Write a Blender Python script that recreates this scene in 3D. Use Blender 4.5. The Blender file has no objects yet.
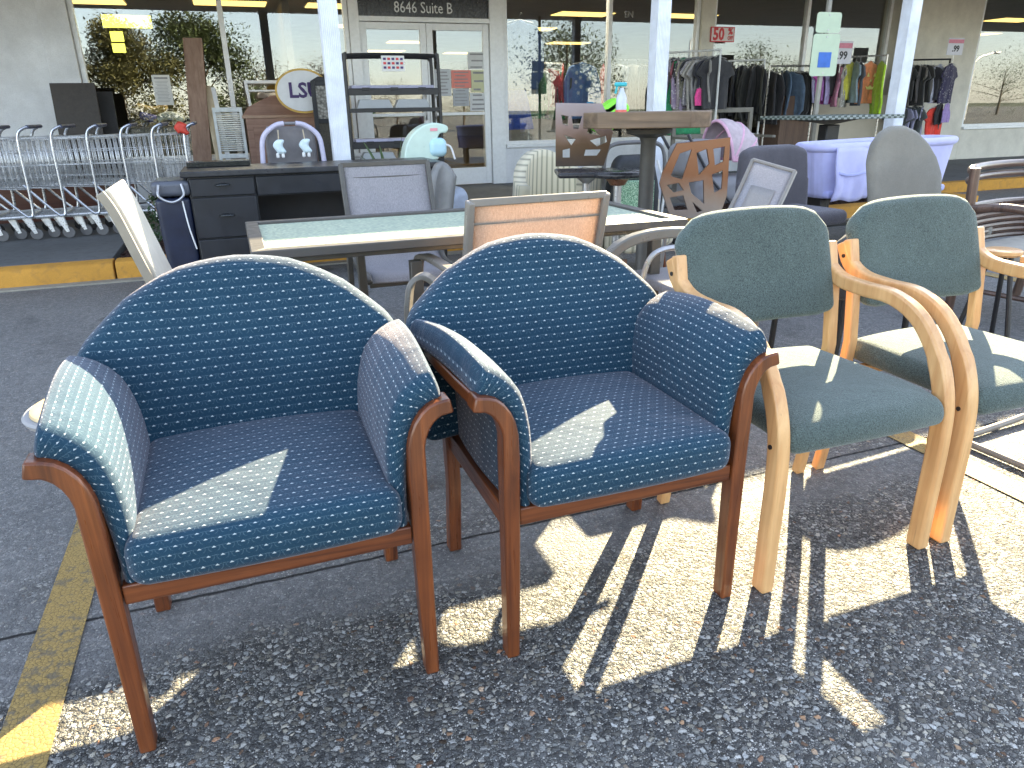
import bpy, math, random
from mathutils import Vector, Matrix
random.seed(7)
C = bpy.context.scene
col = C.collection
PI = math.pi
R = math.radians

# ---------------------------------------------------------------- camera numbers
# world: x runs along the shop front (right), y towards the shop, z up, metres
FPX, PITCH, ROLL, HEAD, EYE = 720.0, R(20.9), R(1.0), R(69.8), 1.16
Uv = Vector((math.sin(HEAD), math.cos(HEAD), 0)); Nv = Vector((-math.cos(HEAD), math.sin(HEAD), 0))
def _w(v): return Vector((v.dot(Uv), v.dot(Nv), v.z))
_f = Vector((0, math.cos(PITCH), -math.sin(PITCH))); _r0 = Vector((1, 0, 0)); _u0 = _r0.cross(_f)
_r = _w(_r0*math.cos(ROLL) - _u0*math.sin(ROLL)); _u = _w(_u0*math.cos(ROLL) + _r0*math.sin(ROLL)); _f = _w(_f)
EYEP = Vector((0, 0, EYE))
def _ray(x, y): return _f*FPX + _r*(x-512) + _u*(384-y)
def at(x, y, n):
    d = _ray(x, y); return EYEP + d*(n/d.y)
def atx(x, y, s):
    d = _ray(x, y); return EYEP + d*(s/d.x)
def az(x, y, z):
    d = _ray(x, y); return EYEP + d*((z-EYE)/d.z)

# ---------------------------------------------------------------- tagging
def tag(o, label=None, cat=None, group=None, kind=None):
    if label: o['label'] = label
    if cat: o['category'] = cat
    if group: o['group'] = group
    if kind: o['kind'] = kind
    return o
def thing(name, loc, label, cat, group=None, rz=0.0):
    o = bpy.data.objects.new(name, None); col.objects.link(o)
    o.empty_display_size = .1
    o.location = loc; o.rotation_euler = (0, 0, rz)
    return tag(o, label, cat, group)
def dup(root, loc, rz=None, label=None, group=None):
    kids = [o for o in bpy.data.objects if o.parent == root]
    r = root.copy(); col.objects.link(r); r.location = loc
    if rz is not None: r.rotation_euler = (0, 0, rz)
    if label: r['label'] = label
    if group: r['group'] = group
    for ch in kids:
        gk = [o for o in bpy.data.objects if o.parent == ch]
        c = ch.copy(); col.objects.link(c); c.parent = r
        for g in gk:
            d = g.copy(); col.objects.link(d); d.parent = c
    return r

# ---------------------------------------------------------------- mesh builder
class MB:
    def __init__(s): s.v = []; s.f = []; s.uv = {}; s.mi = []; s.cur = 0
    def add(s, vs, fs, uvs=None):
        b = len(s.v); s.v += [tuple(v) for v in vs]
        for f in fs: s.f.append(tuple(b+i for i in f)); s.mi.append(s.cur)
        if uvs:
            for i, q in enumerate(uvs): s.uv[b+i] = q
        return s
    def box(s, c, d, rot=None):
        c = Vector(c); hx, hy, hz = d[0]/2, d[1]/2, d[2]/2
        vs = [Vector((x, y, z)) for z in (-hz, hz) for y in (-hy, hy) for x in (-hx, hx)]
        if rot is not None: vs = [rot @ v for v in vs]
        return s.add([c+v for v in vs], [(0,2,3,1),(4,5,7,6),(0,1,5,4),(2,6,7,3),(0,4,6,2),(1,3,7,5)])
    def b2(s, lo, hi):
        return s.box([(a+b)/2 for a, b in zip(lo, hi)], [abs(b-a) for a, b in zip(lo, hi)])
    def tube(s, path, r, seg=8, closed=False):
        P = [Vector(p) for p in path]; n = len(P); rs = r if isinstance(r, (list, tuple)) else [r]*n
        T = []
        for i in range(n):
            a = P[(i-1) % n] if (closed or i > 0) else P[i]; b = P[(i+1) % n] if (closed or i < n-1) else P[i]
            T.append((b-a).normalized())
        up = Vector((0, 0, 1)) if abs(T[0].z) < .9 else Vector((1, 0, 0))
        x = T[0].cross(up).normalized(); vs = []
        for i in range(n):
            x = (x - T[i]*x.dot(T[i])).normalized(); y = T[i].cross(x)
            for k in range(seg):
                a = 2*PI*k/seg; vs.append(P[i] + (x*math.cos(a)+y*math.sin(a))*rs[i])
        fs = []
        for i in range(n if closed else n-1):
            j = (i+1) % n
            for k in range(seg):
                l = (k+1) % seg; fs.append((i*seg+k, i*seg+l, j*seg+l, j*seg+k))
        if not closed: fs += [tuple(range(seg))[::-1], tuple((n-1)*seg+k for k in range(seg))]
        return s.add(vs, fs)
    def bar(s, path, side, w, t):
        """rectangular bar along a path; w across along `side`, t in the path's own plane"""
        P = [Vector(p) for p in path]; n = len(P); side = Vector(side).normalized(); vs = []
        ws = w if isinstance(w, (list, tuple)) else [w]*n; ts = t if isinstance(t, (list, tuple)) else [t]*n
        for i in range(n):
            d0 = (P[i]-P[i-1]).normalized() if i > 0 else None; d1 = (P[i+1]-P[i]).normalized() if i < n-1 else None
            d = (d0 or d1) if not (d0 and d1) else (d0+d1).normalized()
            k = 1.0 if not (d0 and d1) else 1/max(.6, d.dot(d1))
            nn = side.cross(d).normalized()*ts[i]/2*k; sd = side*ws[i]/2
            vs += [P[i]-sd-nn, P[i]+sd-nn, P[i]+sd+nn, P[i]-sd+nn]
        fs = [(3,2,1,0), tuple((n-1)*4+k for k in range(4))]
        for i in range(n-1):
            for k in range(4): l = (k+1) % 4; fs.append((i*4+k, i*4+l, (i+1)*4+l, (i+1)*4+k))
        return s.add(vs, fs)
    def prism(s, pts, origin, ax, ay, t):
        """closed outline pts (a,b) on axes ax, ay, thick t along ax x ay (centred)"""
        ax = Vector(ax); ay = Vector(ay); nn = ax.cross(ay).normalized()*t/2; o = Vector(origin); n = len(pts)
        lo = [o+ax*a+ay*b-nn for a, b in pts]; hi = [o+ax*a+ay*b+nn for a, b in pts]
        fs = [tuple(range(n))[::-1], tuple(range(n, 2*n))]+[(i, (i+1) % n, n+(i+1) % n, n+i) for i in range(n)]
        return s.add(lo+hi, fs, [(a, b) for a, b in pts]*2)
    def lathe(s, prof, c=(0,0,0), seg=24):
        c = Vector(c); vs = []; n = len(prof)
        for r, z in prof:
            for k in range(seg):
                a = 2*PI*k/seg; vs.append(c+Vector((r*math.cos(a), r*math.sin(a), z)))
        fs = [(i*seg+k, i*seg+(k+1) % seg, (i+1)*seg+(k+1) % seg, (i+1)*seg+k) for i in range(n-1) for k in range(seg)]
        fs += [tuple(range(seg))[::-1], tuple((n-1)*seg+k for k in range(seg))]
        return s.add(vs, fs)
    def grid(s, fn, nu, nv, thick=0.0, uvs=(1, 1)):
        """surface fn(u,v), u,v in 0..1, closed into a sheet of the given thickness"""
        P = [[Vector(fn(i/nu, j/nv)) for j in range(nv+1)] for i in range(nu+1)]
        def nor(i, j):
            a = P[min(i+1, nu)][j]-P[max(i-1, 0)][j]; b = P[i][min(j+1, nv)]-P[i][max(j-1, 0)]
            q = a.cross(b); return q.normalized() if q.length > 1e-9 else Vector((0, 0, 1))
        m = (nv+1)
        vs = [P[i][j]+nor(i, j)*thick/2 for i in range(nu+1) for j in range(m)]
        uv = [(uvs[0]*i/nu, uvs[1]*j/nv) for i in range(nu+1) for j in range(m)]
        fs = [(i*m+j, (i+1)*m+j, (i+1)*m+j+1, i*m+j+1) for i in range(nu) for j in range(nv)]
        if thick:
            k = len(vs); vs += [P[i][j]-nor(i, j)*thick/2 for i in range(nu+1) for j in range(m)]; uv += uv
            fs += [tuple(k+q for q in f[::-1]) for f in fs[:nu*nv]]
            rim = [(i, 0) for i in range(nu)]+[(nu, j) for j in range(nv)]+[(i, nv) for i in range(nu, 0, -1)]+[(0, j) for j in range(nv, 0, -1)]
            ids = [a*m+b for a, b in rim]
            for q in range(len(ids)):
                a, b = ids[q], ids[(q+1) % len(ids)]; fs.append((b, a, k+a, k+b))
        return s.add(vs, fs, uv)
    def rbox(s, c, d, r, deform=None, uvf=None, m=6):
        """box with soft edges of radius r, then bent by deform(p) -> p; uvf(p0, p1) gives metres"""
        c = Vector(c); h = [x/2 for x in d]; rr = [min(r, x*.999) for x in h]; rad = min(rr)
        def samp(hh):
            i = hh-rad; o = [-i+2*i*k/m for k in range(m+1)]
            e = [rad*math.tan(R(t)) for t in (15, 30, 45)]
            return [-i-x for x in e[::-1]]+o+[i+x for x in e]
        S = [samp(x) for x in h]; key = {}; vs = []; fs = []; uv = []
        def vid(p):
            k = tuple(round(q, 6) for q in p)
            if k in key: return key[k]
            inner = Vector([max(-(h[a]-rad), min(h[a]-rad, p[a])) for a in range(3)]); dd = Vector(p)-inner
            q = inner+dd.normalized()*rad if dd.length > 1e-9 else Vector(p)
            q = c+q; q1 = Vector(deform(q)) if deform else q
            key[k] = len(vs); vs.append(q1); uv.append(uvf(q, q1) if uvf else (q1.x, q1.z)); return key[k]
        for a in range(3):
            b, e = (a+1) % 3, (a+2) % 3
            for sg in (-1, 1):
                for i in range(len(S[b])-1):
                    for j in range(len(S[e])-1):
                        q = []
                        for (ii, jj) in ((i, j), (i+1, j), (i+1, j+1), (i, j+1)):
                            p = [0, 0, 0]; p[a] = sg*h[a]; p[b] = S[b][ii]; p[e] = S[e][jj]; q.append(vid(p))
                        fs.append(tuple(q if sg > 0 else q[::-1]))
        return s.add(vs, fs, uv)
    def build(s, name, mat, parent=None, smooth=None, bevel=0.0, sub=0, seg=2):
        me = bpy.data.meshes.new(name); me.from_pydata(s.v, [], s.f)
        mats = mat if isinstance(mat, (list, tuple)) else [mat]
        for m_ in mats: me.materials.append(m_)
        if len(mats) > 1: me.polygons.foreach_set('material_index', s.mi)
        if s.uv:
            l = me.uv_layers.new(name='UVMap')
            for lp in me.loops: l.data[lp.index].uv = s.uv.get(lp.vertex_index, (0, 0))
        if smooth is None: smooth = 40
        if smooth:
            me.polygons.foreach_set('use_smooth', [True]*len(me.polygons))
        me.update()
        if smooth and smooth < 180:
            try: me.set_sharp_from_angle(angle=R(smooth))
            except Exception: pass
        o = bpy.data.objects.new(name, me); col.objects.link(o)
        if parent: o.parent = parent
        if bevel:
            b = o.modifiers.new('bevel', 'BEVEL'); b.width = bevel; b.segments = seg; b.limit_method = 'ANGLE'; b.angle_limit = R(35)
        if sub:
            q = o.modifiers.new('sub', 'SUBSURF'); q.levels = sub; q.render_levels = sub
        return o
def M1(fn, name, mat, parent=None, **k):
    m = MB(); fn(m); return m.build(name, mat, parent, **k)
def crv(pts, k=6):
    """Catmull-Rom through points"""
    P = [Vector(p) for p in pts]; out = []
    for i in range(len(P)-1):
        a = P[max(i-1, 0)]; b = P[i]; c = P[i+1]; d = P[min(i+2, len(P)-1)]
        for j in range(k):
            t = j/k
            out.append(.5*((2*b)+(c-a)*t+(2*a-5*b+4*c-d)*t*t+(3*b-a-3*c+d)*t**3))
    out.append(P[-1]); return out

# ---------------------------------------------------------------- materials
class NT:
    def __init__(s, name):
        s.m = bpy.data.materials.new(name); s.m.use_nodes = True; s.t = s.m.node_tree; s.t.nodes.clear()
        s.out = s.t.nodes.new('ShaderNodeOutputMaterial')
    def n(s, typ, **kw):
        nd = s.t.nodes.new(typ)
        for k, v in kw.items():
            if hasattr(nd, k): setattr(nd, k, v)
            else: s.set(nd.inputs[k.replace('_', ' ')], v)
        return nd
    def set(s, sock, v):
        if isinstance(v, bpy.types.NodeSocket): s.t.links.new(v, sock)
        else:
            if isinstance(v, (tuple, list)) and len(v) == 3 and sock.type == 'RGBA': v = (*v, 1)
            sock.default_value = v
    def ma(s, op, a, b=0.0, c=None, clamp=False):
        nd = s.t.nodes.new('ShaderNodeMath'); nd.operation = op; nd.use_clamp = clamp
        s.set(nd.inputs[0], a); s.set(nd.inputs[1], b)
        if c is not None: s.set(nd.inputs[2], c)
        return nd.outputs[0]
    def mix(s, f, a, b, typ='MIX'):
        nd = s.t.nodes.new('ShaderNodeMix'); nd.data_type = 'RGBA'; nd.blend_type = typ
        s.set(nd.inputs['Factor'], f); s.set(nd.inputs['A'], a) if False else None
        s.set(nd.inputs[6], a); s.set(nd.inputs[7], b); return nd.outputs[2]
    def coord(s, which='Object', scale=(1, 1, 1), rot=(0, 0, 0)):
        tc = s.n('ShaderNodeTexCoord'); mp = s.n('ShaderNodeMapping'); s.t.links.new(tc.outputs[which], mp.inputs[0])
        mp.inputs['Scale'].default_value = scale; mp.inputs['Rotation'].default_value = rot; return mp.outputs[0]
    def noise(s, vec, scale, detail=4, rough=.55, dist=0.0):
        nd = s.n('ShaderNodeTexNoise'); s.set(nd.inputs['Vector'], vec); nd.inputs['Scale'].default_value = scale
        nd.inputs['Detail'].default_value = detail; nd.inputs['Roughness'].default_value = rough; nd.inputs['Distortion'].default_value = dist
        return nd.outputs['Fac']
    def vor(s, vec, scale, feature='F1', out='Distance', rnd=1.0):
        nd = s.n('ShaderNodeTexVoronoi'); nd.feature = feature; s.set(nd.inputs['Vector'], vec); nd.inputs['Scale'].default_value = scale
        nd.inputs['Randomness'].default_value = rnd; return nd.outputs[out]
    def ramp(s, f, stops, interp='LINEAR'):
        nd = s.n('ShaderNodeValToRGB'); cr = nd.color_ramp; cr.interpolation = interp
        while len(cr.elements) < len(stops): cr.elements.new(.5)
        for e, (p, c) in zip(cr.elements, stops): e.position = p; e.color = (*c, 1) if isinstance(c, (tuple, list)) else (c, c, c, 1)
        s.set(nd.inputs[0], f); return nd.outputs[0]
    def mr(s, v, a, b, c=0.0, d=1.0):
        nd = s.n('ShaderNodeMapRange'); s.set(nd.inputs[0], v)
        for i, q in enumerate((a, b, c, d)): nd.inputs[i+1].default_value = q
        nd.clamp = True; return nd.outputs[0]
    def bump(s, h, st=.3, dist=.01, nrm=None):
        nd = s.n('ShaderNodeBump'); s.set(nd.inputs['Height'], h); nd.inputs['Strength'].default_value = st; nd.inputs['Distance'].default_value = dist
        if nrm is not None: s.set(nd.inputs['Normal'], nrm)
        return nd.outputs[0]
    def pbr(s, colr, rough=.5, normal=None, **kw):
        p = s.n('ShaderNodeBsdfPrincipled'); s.set(p.inputs['Base Color'], colr); s.set(p.inputs['Roughness'], rough)
        if normal is not None: s.set(p.inputs['Normal'], normal)
        for k, v in kw.items(): s.set(p.inputs[k.replace('_', ' ')], v)
        s.t.links.new(p.outputs[0], s.out.inputs[0]); return p

def plain(name, c, rough=.5, var=.15, scale=12, bump=.15, bscale=60, metal=0.0, **kw):
    t = NT(name); v = t.coord('Object')
    f = t.noise(v, scale, 5, .6); g = t.noise(v, bscale, 3, .6)
    lo = tuple(x*(1-var) for x in c); hi = tuple(min(1, x*(1+var)) for x in c)
    cc = t.mix(t.mr(f, .3, .7), lo, hi)
    rr = t.mr(t.noise(v, scale*2.3, 4), .3, .7, max(0, rough-.1), min(1, rough+.12))
    t.pbr(cc, rr, t.bump(g, bump, .002), Metallic=metal, **kw); return t.m

def wood(name, c1, c2, axis='z', rough=.35, coat=.2, scale=1.0, knots=.0, bump=.12):
    t = NT(name); sc = {'x': (1.5, 38, 38), 'y': (38, 1.5, 38), 'z': (38, 38, 1.5)}[axis]
    v = t.coord('Object', tuple(q*scale for q in sc)); oi = t.n('ShaderNodeObjectInfo')
    ad = t.n('ShaderNodeVectorMath', operation='ADD'); t.set(ad.inputs[0], v); t.set(ad.inputs[1], oi.outputs['Random'])
    v = ad.outputs[0]
    g = t.noise(v, 1.0, 6, .65, .8); g2 = t.noise(v, 6.0, 3, .6); big = t.noise(t.coord('Object'), 9, 2)
    cc = t.mix(t.mr(g, .32, .68), c1, c2); cc = t.mix(t.mr(big, .3, .75, 0, .3), cc, tuple(q*.6 for q in c1))
    # dark pores
    cc = t.mix(t.mr(g2, .62, .78, 0, .45), cc, tuple(q*.45 for q in c1))
    t.pbr(cc, t.mr(g2, .3, .7, rough-.07, rough+.13), t.bump(g2, bump, .0006), Coat_Weight=coat, Coat_Roughness=.2); return t.m

def fabric_dots():
    t = NT('navy_dot_fabric'); tc = t.n('ShaderNodeTexCoord'); sp = t.n('ShaderNodeSeparateXYZ'); t.t.links.new(tc.outputs['UV'], sp.inputs[0])
    wob = t.noise(tc.outputs['UV'], 14, 2)
    U = t.ma('ADD', sp.outputs[0], t.ma('MULTIPLY', t.ma('SUBTRACT', wob, .5), .004)); V = t.ma('ADD', sp.outputs[1], t.ma('MULTIPLY', t.ma('SUBTRACT', wob, .5), .005))
    pu, pv = .0245, .0185
    v = t.ma('DIVIDE', V, pv); row = t.ma('FLOOR', v); b = t.ma('SUBTRACT', t.ma('FRACT', v), .5)
    off = t.ma('MULTIPLY', t.ma('PINGPONG', row, 1.0), .5)
    u = t.ma('ADD', t.ma('DIVIDE', U, pu), off); a = t.ma('SUBTRACT', t.ma('FRACT', u), .5); aa = t.ma('ABSOLUTE', a)
    # small triangle at the cell's middle
    tri = t.ma('ADD', t.ma('MULTIPLY', aa, 1.25), b)                 # < k above base
    m1 = t.mr(tri, .06, .12, 1, 0); m2 = t.mr(b, -.13, -.08, 0, 1)
    dot = t.ma('MULTIPLY', m1, m2)
        # fine line through the row and the fish-scale arcs hanging from it
    line = t.mr(t.ma('ABSOLUTE', t.ma('ADD', b, t.ma('MULTIPLY', aa, -.12))), .02, .055, .36, 0)
    rr = t.ma('SQRT', t.ma('ADD', t.ma('MULTIPLY', a, a), t.ma('POWER', t.ma('MULTIPLY', t.ma('ADD', b, .08), .8), 2)))
    arc = t.ma('MULTIPLY', t.mr(t.ma('ABSOLUTE', t.ma('SUBTRACT', rr, .40)), .012, .05, .30, 0), t.mr(b, -.05, .05, 1, 0))
    # broken threads
    br = t.mr(t.noise(tc.outputs['UV'], 420, 2), .4, .55, .15, 1)
    thread = t.ma('MULTIPLY', t.ma('MAXIMUM', line, arc), br)
    wv = t.n('ShaderNodeMapping'); t.t.links.new(tc.outputs['UV'], wv.inputs[0]); wv.inputs['Scale'].default_value = (620, 620, 620)
    wx = t.n('ShaderNodeSeparateXYZ'); t.t.links.new(wv.outputs[0], wx.inputs[0])
    weave = t.ma('MULTIPLY', t.ma('SINE', t.ma('MULTIPLY', wx.outputs[0], PI)), t.ma('SINE', t.ma('MULTIPLY', wx.outputs[1], PI)))
    big = t.noise(tc.outputs['UV'], 9, 4, .6); fz = t.noise(tc.outputs['UV'], 700, 2, .7)
    base = t.mix(t.mr(big, .3, .7), (.004, .027, .056), (.008, .042, .078))
    base = t.mix(t.mr(fz, .35, .7), base, (.022, .070, .115))
    base = t.mix(t.mr(weave, -.2, 1, 0, .35), base, (.006, .02, .06))
    cc = t.mix(thread, base, (.20, .31, .38)); cc = t.mix(dot, cc, (.52, .60, .66))
    h = t.ma('ADD', t.ma('MULTIPLY', weave, .35), t.ma('ADD', t.ma('MULTIPLY', dot, 1.2), t.ma('ADD', t.ma('MULTIPLY', thread, .8), fz)))
    wr = t.noise(t.coord('Object'), 5.5, 4, .55, .6); t.pbr(cc, .85, t.bump(h, .45, .0012, t.bump(wr, .35, .03)), Sheen_Weight=.38, Sheen_Roughness=.35, Sheen_Tint=(.91, .79, .84, 1), Specular_IOR_Level=.25)
    return t.m
def fabric(name, c, sheen=.4, scale=420, stint=(.8, .85, .9), var=.35):
    t = NT(name); v = t.coord('Object')
    f = t.noise(v, scale, 3, .7); g = t.noise(v, 7, 4, .6); k = t.vor(v, scale*1.3)
    cc = t.mix(t.mr(f, .3, .7), tuple(q*(1-var) for q in c), tuple(q*(1+var) for q in c))
    cc = t.mix(t.mr(g, .35, .7, 0, .35), cc, tuple(q*.7 for q in c))
    wr = t.noise(v, 5, 4, .55, .5); cc = t.mix(t.mr(t.noise(v, 2.7, 5, .6), .5, .72, 0, .3), cc, tuple(min(1, q*1.7) for q in c)); t.pbr(cc, .9, t.bump(t.ma('ADD', f, k), .6, .002, t.bump(wr, .3, .025)), Sheen_Weight=sheen, Sheen_Roughness=.4, Sheen_Tint=(*stint, 1), Specular_IOR_Level=.2); return t.m
def weave_mat(name, c1, c2, pu=.004, rough=.7, alpha=1.0, streak=True):
    """sling cloth: fine vertical streaks, slightly open weave lets light through"""
    t = NT(name); v = t.coord('Object', (260, 260, 14)); v2 = t.coord('Object')
    a = t.noise(v, 1, 3, .7); b = t.noise(v2, 340, 2, .6); g = t.noise(v2, 6, 3)
    cc = t.mix(t.mr(a, .3, .7), c1, c2); cc = t.mix(t.mr(b, .4, .7, 0, .4), cc, tuple(q*.5 for q in c1)); cc = t.mix(t.mr(g, .3, .7, 0, .25), cc, tuple(q*.7 for q in c1))
    p = t.pbr(cc, rough, t.bump(t.ma('ADD', a, b), .4, .001))
    tr = t.n('ShaderNodeBsdfTranslucent'); t.set(tr.inputs[0], cc); mx = t.n('ShaderNodeMixShader'); mx.inputs[0].default_value = .35
    t.t.links.new(p.outputs[0], mx.inputs[1]); t.t.links.new(tr.outputs[0], mx.inputs[2]); t.t.links.new(mx.outputs[0], t.out.inputs[0]); return t.m

def ground_mat():
    t = NT('worn_aggregate_pavement'); v = t.coord('Object'); sp = t.n('ShaderNodeSeparateXYZ'); t.set(sp.inputs[0], v)
    dn = t.n('ShaderNodeTexNoise'); t.set(dn.inputs['Vector'], v); dn.inputs['Scale'].default_value = 55; dn.inputs['Detail'].default_value = 2
    dv = t.n('ShaderNodeVectorMath', operation='SCALE'); t.set(dv.inputs[0], dn.outputs['Color']); dv.inputs['Scale'].default_value = .009
    av = t.n('ShaderNodeVectorMath', operation='ADD'); t.set(av.inputs[0], v); t.set(av.inputs[1], dv.outputs[0]); w = av.outputs[0]
    S1, S2 = 77, 200
    def pebble(sc):
        f1 = t.vor(w, sc, 'F1', 'Distance', .95); ed = t.vor(w, sc, 'DISTANCE_TO_EDGE', 'Distance', .95); cl = t.vor(w, sc, 'F1', 'Color', .95)
        sc_ = t.n('ShaderNodeSeparateColor'); t.set(sc_.inputs[0], cl); return f1, ed, sc_
    f1, e1, c1 = pebble(S1); f2, e2, c2 = pebble(S2)
    st = [(0, (.045, .045, .048)), (.25, (.115, .115, .115)), (.52, (.22, .217, .21)), (.74, (.37, .365, .345)), (.87, (.54, .53, .50)), (.95, (.68, .66, .62)), (1, (.74, .72, .68))]
    p1 = t.ramp(c1.outputs[0], st); p2 = t.ramp(c2.outputs[0], st)
    tint = t.ramp(c1.outputs[1], [(0, (.90, .94, 1)), (.5, (1, 1, 1)), (.93, (1, .93, .80)), (.965, (1, .62, .38)), (1, (1, .5, .3))])
    p1 = t.mix(1.0, p1, tint, 'MULTIPLY')
    binder = t.mix(t.mr(t.noise(v, 300, 3), .3, .7), (.018, .018, .020), (.065, .065, .068))
    m1 = t.mr(t.ma('SUBTRACT', e1, t.ma('MULTIPLY', c1.outputs[2], .12)), .05, .14); m2 = t.mr(e2, .05, .16)
    fine = t.mix(m2, binder, p2)
    coarse = t.mix(m1, fine, p1)
    # where the stones show and where slurry or wear hides them
    n1 = t.noise(v, 2.1, 5, .6); n2 = t.noise(v, 7.5, 4, .65)
    far = t.mr(sp.outputs[1], 1.35, 2.1, 0, .55)
    q = t.ma('ADD', t.ma('MULTIPLY', n1, .75), t.ma('ADD', t.ma('MULTIPLY', n2, .45), far))
    # the trowelled strip beside the joint
    dj = t.ma('ABSOLUTE', t.ma('SUBTRACT', t.ma('ADD', sp.outputs[1], t.ma('MULTIPLY', t.ma('SUBTRACT', n2, .5), .12)), 1.62))
    q = t.ma('ADD', q, t.mr(dj, .03, .16, .42, 0))
    cover = t.mr(q, .66, 1.06)
    slurry = t.mix(t.mr(t.noise(v, 26, 5, .65), .3, .72), (.15, .153, .16), (.29, .29, .29))
    slurry = t.mix(t.mr(t.noise(v, 260, 3, .6), .45, .7, 0, .75), slurry, (.045, .047, .056))
    speck = t.mr(t.ma('MULTIPLY', c2.outputs[0], m2), .82, .9)
    slurry = t.mix(t.ma('MULTIPLY', speck, .8), slurry, (.42, .41, .39))
    cc = t.mix(t.ma('MULTIPLY', cover, .82), coarse, slurry)
    # stains and worn, paler tracks
    cc = t.mix(t.mr(t.noise(v, 3.4, 5, .62, .5), .48, .72, 0, .24), cc, (.30, .30, .295))
    cc = t.mix(t.mr(t.vor(v, 1.9), .10, .16, .55, 0), cc, (.05, .05, .055))
    cc = t.mix(t.mr(t.noise(v, 1.3, 6, .6, .4), .52, .72, 0, .5), cc, (.03, .032, .04))
    # saw joint and hairline cracks
    jn = t.ma('ABSOLUTE', t.ma('SUBTRACT', t.ma('ADD', sp.outputs[1], t.ma('MULTIPLY', t.ma('SUBTRACT', t.noise(v, 18, 3), .5), .012)), 1.73))
    joint = t.mr(jn, .0025, .0065, 1, 0)
    wv = t.n('ShaderNodeVectorMath', operation='ADD'); t.set(wv.inputs[0], v); dn2 = t.n('ShaderNodeTexNoise'); t.set(dn2.inputs['Vector'], v); dn2.inputs['Scale'].default_value = .9; dn2.inputs['Detail'].default_value = 3
    t.set(wv.inputs[1], dn2.outputs['Color']); ck = t.vor(wv.outputs[0], .55, 'DISTANCE_TO_EDGE')
    crack = t.mr(ck, .0012, .0035, .8, 0); dark = joint
    cc = t.mix(dark, cc, (.012, .012, .015))
    hs = t.ma('ADD', t.ma('MULTIPLY', t.ma('MULTIPLY', m1, t.ma('SUBTRACT', 1.0, f1)), 1.0), t.ma('MULTIPLY', t.ma('MULTIPLY', m2, t.ma('SUBTRACT', 1.0, f2)), .42))
    hs = t.ma('MULTIPLY', hs, t.mr(cover, 0, 1, 1, .38)); hs = t.ma('ADD', hs, t.ma('MULTIPLY', t.noise(v, 420, 3, .7), .22))
    hs = t.ma('SUBTRACT', hs, t.ma('MULTIPLY', dark, 1.5))
    t.pbr(cc, t.mr(c1.outputs[2], 0, 1, .5, .85), t.bump(hs, 1.0, .009), Specular_IOR_Level=.4); return t.m
def paint_mat(name, c, worn=.5):
    """road paint soaked into stone: shows pits and bare stone where it has worn through"""
    t = NT(name); v = t.coord('Object')
    e = t.vor(v, 95, 'DISTANCE_TO_EDGE'); n = t.noise(v, 34, 5, .7); b = t.noise(v, 4, 4)
    wear = t.mr(t.ma('ADD', n, t.ma('MULTIPLY', b, .5)), .98-worn*.5, 1.05-worn*.4)
    cc = t.mix(t.mr(e, .02, .07), tuple(q*.35 for q in c), c); cc = t.mix(t.mr(t.noise(v, 200, 3), .4, .7, 0, .5), cc, tuple(q*.55 for q in c))
    cc = t.mix(t.ma('MULTIPLY', wear, .7), cc, (.10, .095, .085))
    t.pbr(cc, .7, t.bump(t.ma('ADD', e, t.ma('MULTIPLY', n, .4)), .6, .004)); return t.m
def concrete(name, c, grime=(.05, .05, .05), g=.4):
    t = NT(name); v = t.coord('Object'); n = t.noise(v, 3, 6, .65); f = t.noise(v, 90, 4, .7); s = t.noise(v, 14, 5, .6, .5)
    cc = t.mix(t.mr(n, .3, .7), tuple(q*.75 for q in c), c); cc = t.mix(t.mr(f, .4, .7, 0, .35), cc, tuple(q*.6 for q in c)); cc = t.mix(t.mr(s, .5, .72, 0, g), cc, grime)
    t.pbr(cc, .85, t.bump(f, .5, .004)); return t.m
def glass_mat(name, refl=.09, tint=(.86, .9, .9), rough=0.0, ripple=0.0):
    t = NT(name); tr = t.n('ShaderNodeBsdfTransparent'); t.set(tr.inputs[0], (*tint, 1)); gl = t.n('ShaderNodeBsdfGlossy'); gl.inputs['Roughness'].default_value = rough
    t.set(gl.inputs[0], (1, 1, 1, 1)); lw = t.n('ShaderNodeLayerWeight'); lw.inputs[0].default_value = .5
    f = t.ma('ADD', refl, t.ma('MULTIPLY', t.ma('POWER', lw.outputs['Facing'], 4.0), .8))
    v = t.coord('Object'); bn = t.bump(t.noise(v, .8, 1), .02, .03) if not ripple else t.bump(t.vor(v, 110), ripple, .003)
    t.set(gl.inputs['Normal'], bn)
    mx = t.n('ShaderNodeMixShader'); t.set(mx.inputs[0], f); t.t.links.new(tr.outputs[0], mx.inputs[1]); t.t.links.new(gl.outputs[0], mx.inputs[2]); t.t.links.new(mx.outputs[0], t.out.inputs[0]); return t.m
def emit(name, c, s):
    t = NT(name); e = t.n('ShaderNodeEmission'); t.set(e.inputs[0], (*c, 1)); e.inputs[1].default_value = s; t.t.links.new(e.outputs[0], t.out.inputs[0]); return t.m
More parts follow.
